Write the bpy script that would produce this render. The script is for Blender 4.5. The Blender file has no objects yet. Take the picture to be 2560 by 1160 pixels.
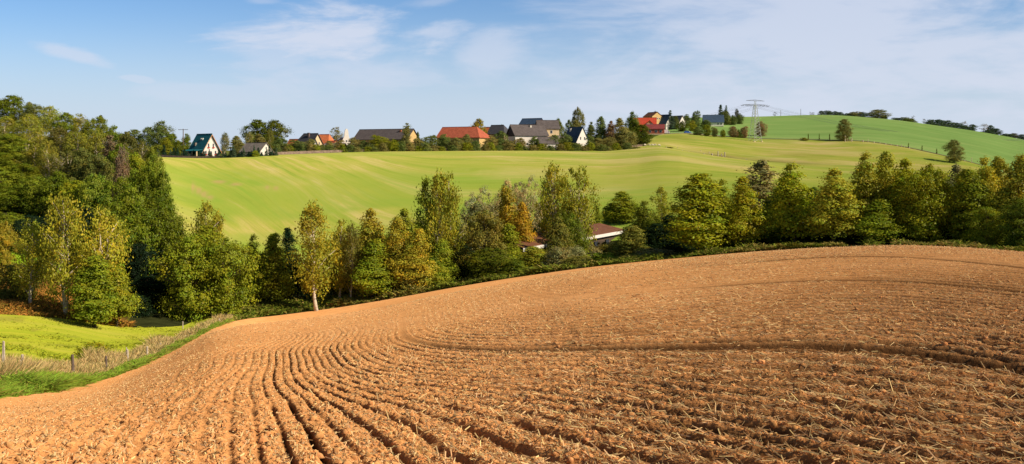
import bpy, math, random
import numpy as np
C=bpy.context.scene.collection
rng=np.random.default_rng(7); random.seed(7)
R=math.radians
SKYSTR=.1;SKYTINT=(.78,1.0,1.27);HAZEF=.95;HAZEC=(6.0,6.9,8.2);CLOUDC=(6.8,7.3,8.6)
F=2400.0; CX=1280.0; HR=400.0
def pchip_slopes(x,y):
    # x,y: (...,K)
    h=np.diff(x,axis=-1); d=np.diff(y,axis=-1)/h
    m=np.zeros_like(y)
    w1=2*h[...,1:]+h[...,:-1]; w2=h[...,1:]+2*h[...,:-1]
    a=d[...,:-1]; b=d[...,1:]
    with np.errstate(divide='ignore',invalid='ignore'):
        hm=(w1+w2)/(w1/a+w2/b)
    m[...,1:-1]=np.where(a*b>0,hm,0.0)
    m[...,0]=d[...,0]; m[...,-1]=d[...,-1]
    return m
def pchip_eval(x,y,m,q):
    # x,y,m: (N,K) ; q: (N,)
    K=x.shape[-1]
    i=np.clip((x<=q[:,None]).sum(1)-1,0,K-2)
    r=np.arange(len(q))
    x0=x[r,i];x1=x[r,i+1];h=x1-x0
    t=np.clip((q-x0)/h,0,1)
    t2=t*t;t3=t2*t
    return (2*t3-3*t2+1)*y[r,i]+(t3-2*t2+t)*h*m[r,i]+(-2*t3+3*t2)*y[r,i+1]+(t3-t2)*h*m[r,i+1]
def tab(pts):
    a=np.array(pts,float)
    x=a[:,0];y=a[:,1];m=pchip_slopes(x[None],y[None])[0]
    def f(q):
        q=np.clip(np.asarray(q,float),x[0],x[-1])
        n=len(q)
        i=np.clip(np.searchsorted(x,q,side='right')-1,0,len(x)-2)
        h=x[i+1]-x[i];t=(q-x[i])/h;t2=t*t;t3=t2*t
        return (2*t3-3*t2+1)*y[i]+(t3-2*t2+t)*h*m[i]+(-2*t3+3*t2)*y[i+1]+(t3-t2)*h*m[i+1]
    return f
# table of the field edge: photo column, depth, photo row
EDGE=[(-700,22,1045),(-300,25,1020),(0,30,990),(150,36,972),(250,42,952),(400,62,892),(480,80,850),(540,104,818),(600,128,800),(700,138,788),(850,142,768),
 (1000,142,743),(1150,142,716),(1300,142,692),(1500,140,665),(1700,138,645),(1900,134,628),(2100,128,617),(2250,122,614),(2400,112,620),(2560,100,632),(2900,90,664),(3300,85,700)]
Ye=tab([(a,b) for a,b,c in EDGE]); Re=tab([(a,c) for a,b,c in EDGE])
K4=[(-700,38,-10),(0,48,-9.9),(150,55,-11.4),(300,70,-13.9),(450,96,-17.6),(600,138,-22.0),(1000,152,-20.9),(1300,152,-17.8),(1700,148,-14.7),(2250,135,-11.9),(2560,120,-11.4),(3300,110,-11.6)]
K5=[(-700,100,-15),(0,110,-17.5),(150,114,-18.6),(300,118,-20.3),(450,126,-21.6),(600,170,-24),(1000,175,-24.3),(1300,178,-22),(1700,178,-18),(2250,175,-15.5),(2560,170,-15),(3300,165,-15)]
K6=[(-700,150,-6),(0,165,-11),(150,170,-12.5),(300,180,-16),(400,190,-19.5),(600,210,-20.5),(1000,215,-18),(1300,215,-16.5),(1700,215,-14),(2250,215,-11.5),(2560,215,-12),(3300,215,-12)]
K7=[(-700,300,10),(0,300,8.5),(150,300,7),(300,330,4.5),(400,350,.9),(515,365,.6),(700,375,1.9),(1000,400,3.5),(1300,410,3.9),(1500,420,4.0),(1640,425,5.7),(1720,425,3.6),(1800,425,1.4),(1900,425,-.9),(2000,425,-3.2),(2150,420,-5.2),(2400,410,-7),(2560,400,-8),(3300,400,-10)]
def rz(y,r): return (HR-r)/F*y
K8=[(-700,480,11),(0,480,9),(300,480,6),(515,480,3),(1000,480,4.6),(1500,480,6),(1640,480,rz(480,361)),(1720,480,rz(480,372)),(1800,480,rz(480,381)),(1900,480,rz(480,391)),(2000,480,rz(480,398)),(2150,480,rz(480,407)),(2300,475,rz(475,420)),(2420,470,rz(470,428)),(2560,455,rz(455,446)),(3300,455,-10)]
K9=[(-700,580,11),(0,580,10),(515,580,5),(1000,580,6),(1400,580,7),(1520,580,9.5),(1580,580,12),(1640,580,15),(1700,580,rz(580,334)),(1800,580,rz(580,341)),(1900,580,rz(580,348)),(2000,580,rz(580,350)),(2150,570,rz(570,354)),(2250,560,rz(560,367)),(2350,545,rz(545,388)),(2420,530,rz(530,405)),(2560,500,rz(500,440)),(3300,500,-9)]
K10=[(-700,850,8),(0,850,8),(1000,850,8),(1400,850,10),(1520,850,20),(1640,850,rz(850,302)),(1750,850,rz(850,297)),(1900,850,rz(850,294)),(2050,850,rz(850,290)),(2200,850,rz(850,299)),(2350,850,rz(850,317)),(2450,850,rz(850,331)),(2560,850,rz(850,350)),(2800,850,rz(850,392)),(3300,850,-2)]
def mk(K): return tab([(a,b) for a,b,c in K]),tab([(a,c) for a,b,c in K])
T4,T5,T6,T7,T8,T9,T10=[mk(k) for k in (K4,K5,K6,K7,K8,K9,K10)]
DIP=tab([(1600,0),(1680,-.7),(1760,-1.3),(1850,-1.3),(1950,-.6),(2050,0)])
BUL=tab([(-700,-.05),(0,-.05),(250,-.05),(600,.15),(1000,.1),(1600,.5),(2250,.6),(3300,.6)])
def height(X,Y):
    X=np.asarray(X,float).ravel();Y=np.asarray(Y,float).ravel()
    Yq=np.maximum(Y,1.0)
    out=np.empty_like(X)
    for s in range(0,len(X),200000):
        x=X[s:s+200000];y=Yq[s:s+200000]
        px=np.clip(CX+F*x/y,-699,3299)
        ye=Ye(px);ze=(HR-Re(px))/F*ye
        sl=(ze+1.71)/(ye-5.4)
        o=np.zeros_like(px)
        ky=[o+.9,o+5.4,.4*ye,ye];kz=[-1.71-4.5*sl*.9,o-1.71,-1.71+sl*(.4*ye-5.4)+BUL(px),ze]
        for T in (T4,T5,T6,T7):
            ky.append(T[0](px));kz.append(T[1](px))
        y7,z7=ky[-1],kz[-1];y8,z8=T8[0](px),T8[1](px)
        ky.append(y7+.45*(y8-y7));kz.append(z7+.45*(z8-z7)+DIP(px))
        for T in (T8,T9,T10):
            ky.append(T[0](px));kz.append(T[1](px))
        ky.append(o+1050);kz.append(kz[-1]-6);ky.append(o+4500);kz.append(o-60)
        kx=np.stack(ky,1);kv=np.stack(kz,1)
        m=pchip_slopes(kx,kv)
        out[s:s+200000]=pchip_eval(kx,kv,m,y)
    return out
def ray(px,row,y0=3,y1=900):
    ys=np.exp(np.linspace(np.log(y0),np.log(y1),6000))
    z=height((px-CX)/F*ys,ys)
    t=(HR-row)/F*ys
    k=np.nonzero(z>=t)[0]
    if len(k)==0: return None
    return (px-CX)/F*ys[k[0]],ys[k[0]]
# ------------------------------------------------------------------ helpers
def _hash(ix,iy,seed):
    h=(ix.astype(np.int64)*374761393+iy.astype(np.int64)*668265263+seed*1442695041)&0xffffffff
    h=((h^(h>>13))*1274126177)&0xffffffff
    h=(h^(h>>16))&0xffffffff
    return h/4294967295.0
def vnoise(x,y,seed=0):
    x=np.asarray(x,float);y=np.asarray(y,float)
    ix=np.floor(x);iy=np.floor(y);fx=x-ix;fy=y-iy
    fx=fx*fx*(3-2*fx);fy=fy*fy*(3-2*fy)
    a=_hash(ix,iy,seed);b=_hash(ix+1,iy,seed);c=_hash(ix,iy+1,seed);d=_hash(ix+1,iy+1,seed)
    return (a*(1-fx)+b*fx)*(1-fy)+(c*(1-fx)+d*fx)*fy
def fbm(x,y,seed=0,oct=4,gain=.5):
    s=0;a=1;t=0
    for o in range(oct):
        s=s+a*vnoise(x*2**o+17.3*o,y*2**o+9.1*o,seed+o);t+=a;a*=gain
    return s/t
def sstep(a,b,x):
    t=np.clip((x-a)/(b-a),0,1);return t*t*(3-2*t)
def mesh_np(name,verts,faces,mat=None,attrs=None,smooth=False):
    verts=np.asarray(verts,np.float32);faces=np.asarray(faces,np.int32)
    me=bpy.data.meshes.new(name);n=faces.shape[1]
    me.vertices.add(len(verts));me.vertices.foreach_set('co',verts.ravel())
    me.loops.add(faces.size);me.loops.foreach_set('vertex_index',faces.ravel())
    me.polygons.add(len(faces));me.polygons.foreach_set('loop_start',np.arange(0,faces.size,n,dtype=np.int32))
    me.polygons.foreach_set('loop_total',np.full(len(faces),n,np.int32))
    if smooth: me.polygons.foreach_set('use_smooth',np.ones(len(faces),bool))
    me.update(calc_edges=True)
    if attrs:
        for k,v in attrs.items():
            v=np.asarray(v,np.float32)
            if v.ndim==1:
                a=me.attributes.new(k,'FLOAT','POINT');a.data.foreach_set('value',v)
            else:
                a=me.attributes.new(k,'FLOAT_COLOR','POINT')
                a.data.foreach_set('color',np.concatenate([v,np.ones((len(v),1),np.float32)],1).ravel())
    if mat: me.materials.append(mat)
    return me
class MB:
    def __init__(s): s.v=[];s.f=[]
    def add(s,vs,fs):
        o=len(s.v);s.v+= [tuple(map(float,v)) for v in vs];s.f+=[tuple(i+o for i in f) for f in fs];return s
    def box(s,c,d,rz=0):
        cx,cy,cz=c;hx,hy,hz=d[0]/2,d[1]/2,d[2]/2;co,si=math.cos(rz),math.sin(rz)
        vs=[(cx+x*co-y*si,cy+x*si+y*co,cz+z) for z in(-hz,hz) for x,y in((-hx,-hy),(hx,-hy),(hx,hy),(-hx,hy))]
        return s.add(vs,[(3,2,1,0),(4,5,6,7),(0,1,5,4),(1,2,6,5),(2,3,7,6),(3,0,4,7)])
    def tube(s,P,rad,n=6):
        P=[np.array(p,float) for p in P];rings=[]
        for i,p in enumerate(P):
            d=P[min(i+1,len(P)-1)]-P[max(i-1,0)];d=d/(np.linalg.norm(d)+1e-9)
            a=np.cross(d,(0.31,0.95,0.05) if abs(d[2])>.7 else (0,0,1));a/=np.linalg.norm(a)+1e-9;b=np.cross(d,a)
            r=rad[i] if hasattr(rad,'__len__') else rad
            rings.append([p+r*(math.cos(t)*a+math.sin(t)*b) for t in np.arange(n)*2*math.pi/n])
        vs=[v for r in rings for v in r];fs=[]
        for i in range(len(P)-1):
            for k in range(n):
                k2=(k+1)%n;fs.append((i*n+k,i*n+k2,(i+1)*n+k2,(i+1)*n+k))
        fs.append(tuple(range(n-1,-1,-1)));fs.append(tuple((len(P)-1)*n+k for k in range(n)))
        return s.add(vs,fs)
    def bar(s,a,b,w): 
        return s.tube([a,b],w*.7,4)
    def mesh(s,name,mat,smooth=False):
        me=bpy.data.meshes.new(name);me.from_pydata(s.v,[],s.f)
        if smooth: me.polygons.foreach_set('use_smooth',[True]*len(me.polygons))
        me.materials.append(mat);me.update();return me
    def build(s,name,mat,parent=None,smooth=False):
        return link(name,s.mesh(name,mat,smooth),parent)
def link(name,me,parent=None,loc=None):
    o=bpy.data.objects.new(name,me);C.objects.link(o)
    if parent is not None:o.parent=parent
    if loc is not None:o.location=loc
    return o
def tag(o,label=None,cat=None,group=None,kind=None):
    if label:o['label']=label
    if cat:o['category']=cat
    if group:o['group']=group
    if kind:o['kind']=kind
    return o
def thing(name,label,cat,loc=(0,0,0),rz=0,group=None):
    o=bpy.data.objects.new(name,None);C.objects.link(o);o.location=loc;o.rotation_euler=(0,0,rz);o.empty_display_size=.3
    return tag(o,label,cat,group)
def zt(X,Y): return float(height([X],[Y])[0])
def P(px,Y,dz=0):
    X=(px-CX)/F*Y;return (X,Y,zt(X,Y)+dz)
def rowz(row,Y): return (HR-row)/F*Y
ORD=['first','second','third','fourth','fifth','sixth','seventh','eighth','ninth','tenth','eleventh','twelfth','thirteenth','fourteenth','fifteenth','sixteenth','seventeenth','eighteenth','nineteenth','twentieth','twenty-first','twenty-second','twenty-third','twenty-fourth','twenty-fifth','twenty-sixth','twenty-seventh','twenty-eighth','twenty-ninth','thirtieth','thirty-first','thirty-second','thirty-third','thirty-fourth','thirty-fifth','thirty-sixth','thirty-seventh','thirty-eighth','thirty-ninth','fortieth','forty-first','forty-second','forty-third','forty-fourth','forty-fifth','forty-sixth','forty-seventh','forty-eighth']

# ------------------------------------------------------------------ materials
class NT:
    def __init__(s,nt): s.nt=nt;s.N=nt.nodes;s.L=nt.links
    def n(s,t,props=None,**inp):
        x=s.N.new(t)
        for k,v in (props or {}).items(): setattr(x,k,v)
        for k,v in inp.items():
            key=int(k[1:]) if k[0]=='i' and k[1:].isdigit() else k.replace('_',' ')
            s.set(x.inputs[key],v)
        return x
    def set(s,sock,v):
        if isinstance(v,bpy.types.NodeSocket): s.L.new(v,sock)
        elif isinstance(v,bpy.types.Node): s.L.new(v.outputs[0],sock)
        else:
            if sock.type=='RGBA' and len(v)==3: v=(*v,1)
            sock.default_value=v
    def math(s,op,a,b=0.0,c=0.0): return s.n('ShaderNodeMath',{'operation':op},i0=a,i1=b,i2=c).outputs[0]
    def mix(s,f,a,b,mode='MIX'):
        x=s.n('ShaderNodeMix',{'data_type':'RGBA','blend_type':mode})
        s.set(x.inputs[0],f);s.set(x.inputs[6],a);s.set(x.inputs[7],b);return x.outputs[2]
    def ramp(s,f,stops):
        x=s.n('ShaderNodeValToRGB');s.set(x.inputs[0],f);e=x.color_ramp.elements
        while len(e)<len(stops): e.new(.5)
        for el,(p,c) in zip(e,stops): el.position=p;el.color=(*c,1) if len(c)==3 else c
        return x.outputs[0]
    def map(s,vec,scale=(1,1,1),loc=(0,0,0),rot=(0,0,0)):
        return s.n('ShaderNodeMapping',Vector=vec,Scale=scale,Location=loc,Rotation=rot).outputs[0]
    def noise(s,vec,scale,detail=4,rough=.55,dist=0):
        return s.n('ShaderNodeTexNoise',Vector=vec,Scale=scale,Detail=float(detail),Roughness=rough,Distortion=dist).outputs[0]
    def sm(s,a,b,x):
        m=s.n('ShaderNodeMapRange',{'interpolation_type':'SMOOTHSTEP'},Value=x,i1=a,i2=b);return m.outputs[0]
def mat(name):
    m=bpy.data.materials.new(name);m.use_nodes=True;m.node_tree.nodes.clear();t=NT(m.node_tree)
    out=t.n('ShaderNodeOutputMaterial');return m,t,out
def plain(name,col,rough=.8,var=.12,scale=3.0,metal=0,spec=.25,bump=0):
    m,t,out=mat(name);co=t.n('ShaderNodeTexCoord').outputs['Object']
    f=t.noise(co,scale,5)
    c=t.mix(t.sm(.3,.7,f),tuple(max(0,x*(1-var)) for x in col),tuple(x*(1+var) for x in col))
    b=t.n('ShaderNodeBsdfPrincipled',Base_Color=c,Roughness=rough,Metallic=metal);b.inputs['Specular IOR Level'].default_value=spec
    if bump:
        bp=t.n('ShaderNodeBump',Height=f,Strength=bump,Distance=.05);t.L.new(bp.outputs[0],b.inputs['Normal'])
    t.L.new(b.outputs[0],out.inputs[0]);return m
def leaf_mat(name,trans=.22):
    m,t,out=mat(name)
    a=t.n('ShaderNodeAttribute',{'attribute_name':'tint'});oi=t.n('ShaderNodeObjectInfo')
    c=t.mix(1.0,oi.outputs['Color'],a.outputs['Color'],'MULTIPLY')
    d=t.n('ShaderNodeBsdfDiffuse',Color=c,Roughness=.6)
    c2=t.mix(1.0,c,(1.15,1.1,.6),'MULTIPLY')
    tr=t.n('ShaderNodeBsdfTranslucent',Color=c2)
    g=t.n('ShaderNodeBsdfGlossy',Color=(1,1,1),Roughness=.45)
    s=t.n('ShaderNodeMixShader',Fac=trans,i1=d.outputs[0],i2=tr.outputs[0])
    s2=t.n('ShaderNodeMixShader',Fac=.008,i1=s.outputs[0],i2=g.outputs[0])
    t.L.new(s2.outputs[0],out.inputs[0]);return m
M={}
M['leaf']=leaf_mat('leaf_surface')
M['needle']=leaf_mat('needle_surface',.12)
M['grass']=leaf_mat('grass_surface',.3)
def bark(name,col,col2,thr=.55,sc=(6,6,2)):
    m,t,out=mat(name);co=t.n('ShaderNodeTexCoord').outputs['Object']
    f=t.noise(t.map(co,sc),1.5,5,.65)
    c=t.mix(t.sm(thr-.05,thr+.08,f),col,col2)
    d=t.n('ShaderNodeBsdfDiffuse',Color=c,Roughness=.7);t.L.new(d.outputs[0],out.inputs[0]);return m
M['bark']=bark('brown_bark',(.10,.075,.045),(.2,.16,.09),.5)
M['birchbark']=bark('birch_bark',(.85,.74,.58),(.16,.12,.08),.6,(3,3,5))
M['palebark']=bark('grey_bark',(.3,.25,.16),(.16,.13,.08),.5)

# soil
def soil_mat():
    m,t,out=mat('tilled_soil');co=t.n('ShaderNodeTexCoord').outputs['Object']
    gr=t.n('ShaderNodeAttribute',{'attribute_name':'groove'}).outputs['Fac']
    hi=t.n('ShaderNodeAttribute',{'attribute_name':'relief'}).outputs['Fac']
    big=t.noise(co,.07,4);mid=t.noise(co,.9,4);fine=t.noise(co,14,5,.65);grain=t.noise(co,60,3,.6)
    st=t.noise(t.map(co,(7,16,7),rot=(0,0,.6)),1.0,4,.6,1.2);st2=t.noise(t.map(co,(18,6,7),rot=(0,0,.35)),1.1,4,.6,1.5)
    c=t.mix(t.sm(.35,.65,big),SOIL1,SOIL2)
    c=t.mix(t.math('MULTIPLY',t.sm(.4,.62,mid),.45),c,SOIL3)
    c=t.mix(t.math('MULTIPLY',t.sm(.47,.3,fine),.6),c,SOILD)
    dm=t.n('ShaderNodeAttribute',{'attribute_name':'right_shade'}).outputs['Fac']  # straw shadow and view-angle darkening painted into the near right soil
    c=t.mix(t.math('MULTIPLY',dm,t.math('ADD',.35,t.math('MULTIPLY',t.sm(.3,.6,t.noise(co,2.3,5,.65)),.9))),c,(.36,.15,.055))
    litter=t.math('MAXIMUM',t.sm(.6,.69,st),t.sm(.6,.69,st2))
    litter=t.math('MULTIPLY',litter,t.sm(.35,.6,t.noise(co,.35,3)))
    c=t.mix(t.math('MULTIPLY',litter,.6),c,(.74,.50,.26))
    c=t.mix(t.math('MULTIPLY',t.sm(.6,.75,grain),.3),c,(.74,.46,.24))
    c=t.mix(t.math('MULTIPLY',gr,.88),c,(.085,.036,.014))  # moist groove colour, deepened with painted shade
    d=t.n('ShaderNodeBsdfDiffuse',Color=c,Roughness=1.0)
    h=t.math('ADD',t.math('MULTIPLY',fine,.05),t.math('MULTIPLY',grain,.012))
    b=t.n('ShaderNodeBump',Height=h,Strength=.9,Distance=1.0);t.L.new(b.outputs[0],d.inputs['Normal'])
    t.L.new(d.outputs[0],out.inputs[0]);return m
SOIL1=(.82,.405,.15);SOIL2=(.86,.445,.18);SOIL3=(.68,.31,.11);SOILD=(.32,.135,.045)
M['soil']=soil_mat()
def field_mat(name,cols,sx,sy,attr=True,bump=.4):
    m,t,out=mat(name);co=t.n('ShaderNodeTexCoord').outputs['Object']
    w=t.n('ShaderNodeAttribute',{'attribute_name':'flow'}).outputs['Vector']
    vec=w if attr else co
    a=t.noise(t.map(vec,(sx,sy,1)),1,5,.6,.4);b=t.noise(t.map(vec,(sx*3.1,sy*3.3,1),(7,3,0)),1,5,.62,.5);fl=t.noise(t.map(vec,(sx*.5,sy*11,1),(2,9,0)),1,3,.5)
    e=t.noise(co,.03,3);g=t.noise(co,2.2,4,.7)
    f=t.math('ADD',t.math('MULTIPLY',a,.42),t.math('ADD',t.math('MULTIPLY',b,.36),t.math('MULTIPLY',e,.22)))
    c=t.ramp(f,cols)
    c=t.mix(t.math('MULTIPLY',t.sm(.35,.75,g),.28),c,tuple(x*.62 for x in cols[1][1]))
    c=t.mix(t.math('MULTIPLY',t.sm(.52,.7,fl),.22),c,tuple(x*.55 for x in cols[0][1]))
    tn=t.noise(t.map(vec,(.012,.03,1),(4,4,0)),1,6,.68,.8)
    c=t.mix(t.math('MULTIPLY',t.sm(.5,.64,tn),.5),c,tuple(cols[-1][1]))
    al=t.n('ShaderNodeAttribute',{'attribute_name':'lush'})
    c=t.mix(t.math('MULTIPLY',al.outputs['Fac'],t.sm(.25,.6,b)),c,(.28,.40,.055))
    at=t.n('ShaderNodeAttribute',{'attribute_name':'bare'})
    c=t.mix(at.outputs['Fac'],c,(.50,.33,.16))
    at2=t.n('ShaderNodeAttribute',{'attribute_name':'brown'})
    c=t.mix(at2.outputs['Fac'],c,(.16,.12,.045))
    d=t.n('ShaderNodeBsdfDiffuse',Color=c,Roughness=.9)
    bp=t.n('ShaderNodeBump',Height=t.noise(co,3.0,4,.7),Strength=bump,Distance=.25);t.L.new(bp.outputs[0],d.inputs['Normal'])
    t.L.new(d.outputs[0],out.inputs[0]);return m
M['hayfield']=field_mat('mown_grass',[(.40,(.29,.39,.055)),(.47,(.41,.45,.075)),(.54,(.51,.475,.115)),(.62,(.66,.54,.23))],.014,.055)
M['meadow']=field_mat('meadow_grass',[(.30,(.30,.37,.028)),(.46,(.36,.42,.03)),(.56,(.46,.47,.04)),(.68,(.50,.44,.08))],.08,.25)
M['cropfield']=field_mat('young_crop',[(.36,(.22,.37,.10)),(.46,(.255,.42,.115)),(.55,(.285,.45,.13)),(.66,(.36,.47,.15))],.004,.02,True,.2)
def ground_mat():
    m,t,out=mat('rough_ground');co=t.n('ShaderNodeTexCoord').outputs['Object']
    a=t.n('ShaderNodeAttribute',{'attribute_name':'tint'}).outputs['Color']
    f=t.noise(co,.6,6,.65)
    c=t.mix(1.0,a,t.ramp(f,[(.3,(.5,.5,.5)),(.7,(1.35,1.35,1.3))]),'MULTIPLY')
    d=t.n('ShaderNodeBsdfDiffuse',Color=c,Roughness=.9)
    bp=t.n('ShaderNodeBump',Height=t.noise(co,2.0,5,.7),Strength=.6,Distance=.4);t.L.new(bp.outputs[0],d.inputs['Normal'])
    t.L.new(d.outputs[0],out.inputs[0]);return m
M['ground']=ground_mat()
M['straw']=None
def straw_mat():
    m,t,out=mat('dry_straw')
    a=t.n('ShaderNodeAttribute',{'attribute_name':'tint'}).outputs['Color']
    d=t.n('ShaderNodeBsdfDiffuse',Color=a,Roughness=.5);tr=t.n('ShaderNodeBsdfTranslucent',Color=a)
    s=t.n('ShaderNodeMixShader',Fac=.2,i1=d.outputs[0],i2=tr.outputs[0]);t.L.new(s.outputs[0],out.inputs[0]);return m
M['straw']=straw_mat()
M['road']=plain('asphalt_lane',(.30,.28,.26),.9,.1,.3)
M['track']=plain('dirt_track',(.16,.12,.07),.95,.2,.3)
def tile_mat(name,col,rows=2.6,var=.18):
    m,t,out=mat(name);co=t.n('ShaderNodeTexCoord').outputs['Object']
    sep=t.n('ShaderNodeSeparateXYZ',Vector=co)
    w=t.math('FRACT',t.math('MULTIPLY',sep.outputs[2],rows));w2=t.math('FRACT',t.math('MULTIPLY',sep.outputs[0],3.3))
    f=t.noise(co,.9,5,.65);f2=t.noise(t.map(co,(4,4,.6)),1,4)
    c=t.mix(t.sm(.3,.7,f),tuple(x*(1-var) for x in col),tuple(x*(1+var) for x in col))
    c=t.mix(t.math('MULTIPLY',t.sm(.55,.75,f2),.35),c,tuple(x*.6 for x in col))
    b=t.n('ShaderNodeBsdfPrincipled',Base_Color=c,Roughness=.75);b.inputs['Specular IOR Level'].default_value=.2
    h=t.math('ADD',w,t.math('MULTIPLY',t.sm(.85,.95,w2),.4))
    bp=t.n('ShaderNodeBump',Height=h,Strength=.5,Distance=.06);t.L.new(bp.outputs[0],b.inputs['Normal'])
    t.L.new(b.outputs[0],out.inputs[0]);return m
M['teal_roof']=tile_mat('teal_tiles',(.02,.17,.21))
M['grey_roof']=tile_mat('grey_sheet_roof',(.26,.225,.20))
M['slate_roof']=tile_mat('dark_slate',(.075,.075,.09))
M['brown_slate']=tile_mat('brown_slate',(.13,.11,.11))
M['red_roof']=tile_mat('red_tiles',(.50,.13,.07))
M['bright_red_roof']=tile_mat('bright_red_tiles',(.62,.085,.045))
M['orange_roof']=tile_mat('orange_tiles',(.75,.22,.09))
M['blue_roof']=tile_mat('blue_slate',(.055,.095,.165))
M['maroon_roof']=tile_mat('maroon_roof',(.26,.06,.06))
M['rust_roof']=tile_mat('rusty_brown_tiles',(.20,.085,.045))
M['white_wall']=plain('white_render',(.86,.80,.74),.9,.04,1.5)
M['cream_wall']=plain('cream_render',(.80,.62,.38),.9,.08,1.2)
M['yellow_wall']=plain('yellow_render',(.72,.50,.22),.9,.1,1.0)
M['brick_wall']=plain('red_brick',(.48,.13,.08),.9,.15,4)
M['dark_wall']=plain('dark_wall_surface',(.035,.035,.045),.8,.2,3)
M['shed_wall']=plain('shed_boards',(.10,.07,.05),.9,.3,2)
M['glass']=plain('window_glass',(.05,.06,.08),.15,.1,1,0,.6)
M['frame']=plain('white_frame',(.78,.75,.7),.6,.05,2)
M['trim']=plain('orange_trim',(.70,.30,.12),.8,.1,2)
M['flowers']=plain('red_flowers',(.55,.06,.03),.9,.4,12)
M['door']=plain('brown_door',(.14,.07,.04),.7,.15,3)
M['wood_pale']=plain('weathered_post_wood',(.62,.52,.42),.9,.25,9,0,.1)
M['wood_dark']=plain('dark_post_wood',(.20,.15,.12),.9,.3,9,0,.1)
M['fence_wood']=plain('pinkish_fence_wood',(.36,.26,.20),.9,.25,1.2,0,.1)
M['fence_dark']=plain('dark_fence_wood',(.07,.055,.05),.9,.3,1.2,0,.1)
M['steel']=plain('galvanised_steel',(.52,.55,.50),.6,.1,1,.1,.4)
M['steel_dark']=plain('dark_steel',(.10,.11,.13),.6,.1,1,.1,.4)
M['wire']=plain('power_wire',(.12,.13,.15),.6,.05,1,.2)
M['car_blue']=plain('blue_paint',(.05,.16,.55),.25,.03,1,0,.6)
M['car_white']=plain('white_paint',(.78,.80,.84),.35,.03,1,0,.5)
M['tyre']=plain('tyre_rubber',(.02,.02,.02),.9,.1,3)
M['fascia']=plain('white_fascia',(.85,.82,.78),.7,.05,1)
M['wool']=plain('sheep_wool',(.70,.62,.50),.95,.1,8)
M['chimney']=plain('chimney_brick',(.20,.14,.13),.9,.2,4)
M['red_brick_chimney']=plain('red_chimney_brick',(.60,.20,.09),.9,.2,4)
M['white_chimney']=plain('white_chimney',(.75,.70,.62),.9,.1,4)
# ------------------------------------------------------------------ terrain sheets
def grid_faces(nr,nc):
    i=np.arange((nr-1)*(nc-1));r=i//(nc-1);c=i%(nc-1);a=r*nc+c
    return np.stack([a,a+1,a+nc+1,a+nc],1)
SUN_AZ=R(113)   # measured clockwise from +Y (the view direction)
SUN_EL=R(36)

# base ground under everything
pxs=np.arange(-700,3301,8.0);ys=np.exp(np.linspace(np.log(1.0),np.log(4400),520))
PX,YY=np.meshgrid(pxs,ys);X=(PX-CX)/F*YY
Z=height(X,YY).reshape(X.shape)
ye=Ye(PX.ravel()).reshape(X.shape)
Z-=.35*sstep(0,3,ye-YY)*(PX>-690)
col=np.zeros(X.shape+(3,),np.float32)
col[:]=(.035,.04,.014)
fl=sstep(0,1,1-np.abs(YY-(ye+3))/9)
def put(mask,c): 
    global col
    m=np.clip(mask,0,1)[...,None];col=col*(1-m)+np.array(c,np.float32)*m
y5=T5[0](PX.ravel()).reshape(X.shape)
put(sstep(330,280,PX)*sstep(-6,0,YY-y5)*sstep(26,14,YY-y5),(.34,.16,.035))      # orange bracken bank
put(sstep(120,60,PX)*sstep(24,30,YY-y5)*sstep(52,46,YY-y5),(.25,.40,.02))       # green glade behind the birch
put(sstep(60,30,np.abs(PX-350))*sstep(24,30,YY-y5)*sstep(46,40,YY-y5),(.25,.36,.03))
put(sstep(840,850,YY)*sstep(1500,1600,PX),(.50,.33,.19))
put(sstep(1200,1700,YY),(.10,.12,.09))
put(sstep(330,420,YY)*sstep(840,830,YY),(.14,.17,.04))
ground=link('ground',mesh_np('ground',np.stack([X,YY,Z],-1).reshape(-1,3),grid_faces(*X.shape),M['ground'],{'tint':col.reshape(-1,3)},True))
tag(ground,kind='structure')

# furrow number as a smooth function over the field: the drill rows bend round the hill
_FD=[]
for n_,pts in ((0,[(690,850),(655,890),(640,920),(628,955),(622,1000),(620,1080),(620,1160)]),
  (8,[(767,880),(790,917),(827,940),(902,964),(1015,985),(1064,992),(1127,1003),(1202,1018),(1315,1040),(1450,1072),(1800,1158)]),
  (20,[(992,846),(1075,863),(1165,872),(1277,873),(1600,867),(1890,861),(2121,866),(2324,888),(2560,923)]),
  (39,[(1350,757),(1600,728),(1890,709),(2131,700),(2324,706),(2560,730)]),(50,[(1500,692),(1745,668),(2131,641),(2560,672)])):
    _FD+=[(p[0],p[1],n_) for p in pts]
_FD+=[(700,1158,1),(780,1158,2),(865,1158,3),(960,1158,4),(1070,1158,5),(1250,1158,6),(2200,1158,10.2),(2540,1158,11.9),(1800,1088,10),(1800,1018,12.5),(1800,955,15.5),(1800,905,18),(2300,1060,14),(2300,980,16.8),(1400,985,11.5),(1400,930,15),
 (540,1158,-1),(460,1158,-2),(300,1158,-4),(100,1158,-6.5),(560,1000,-1),(500,1000,-2),(380,1000,-4.5),(200,1010,-8),(575,920,-3),(500,920,-6),(400,930,-9),(655,850,-4),(610,850,-8),(560,860,-12),(900,905,13),(1000,920,14),(1150,935,14.2),(760,1040,3),(880,1060,4.2),(1000,1080,5),(700,960,3.4)]
_Q=[];_V=[]
for px_,row_,n_ in _FD:
    q_=ray(px_,row_,4.0,140)
    if q_: _Q.append((q_[0]/q_[1]*2.2,math.log(q_[1])));_V.append(n_)
for x_,y_,n_ in ((-6.9,31.3,8),(-10.3,46,8),(-13.7,61,8),(-8,33.5,0),(-10.2,43.6,0),(-14.5,62,0),(-3.0,26,20),(-3.7,33,20),(-5.2,46,20),(-8,61,20),(-12,40,-10),(-18,62,-8)):
    _Q.append((x_/y_*2.2,math.log(y_)));_V.append(n_)
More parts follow.
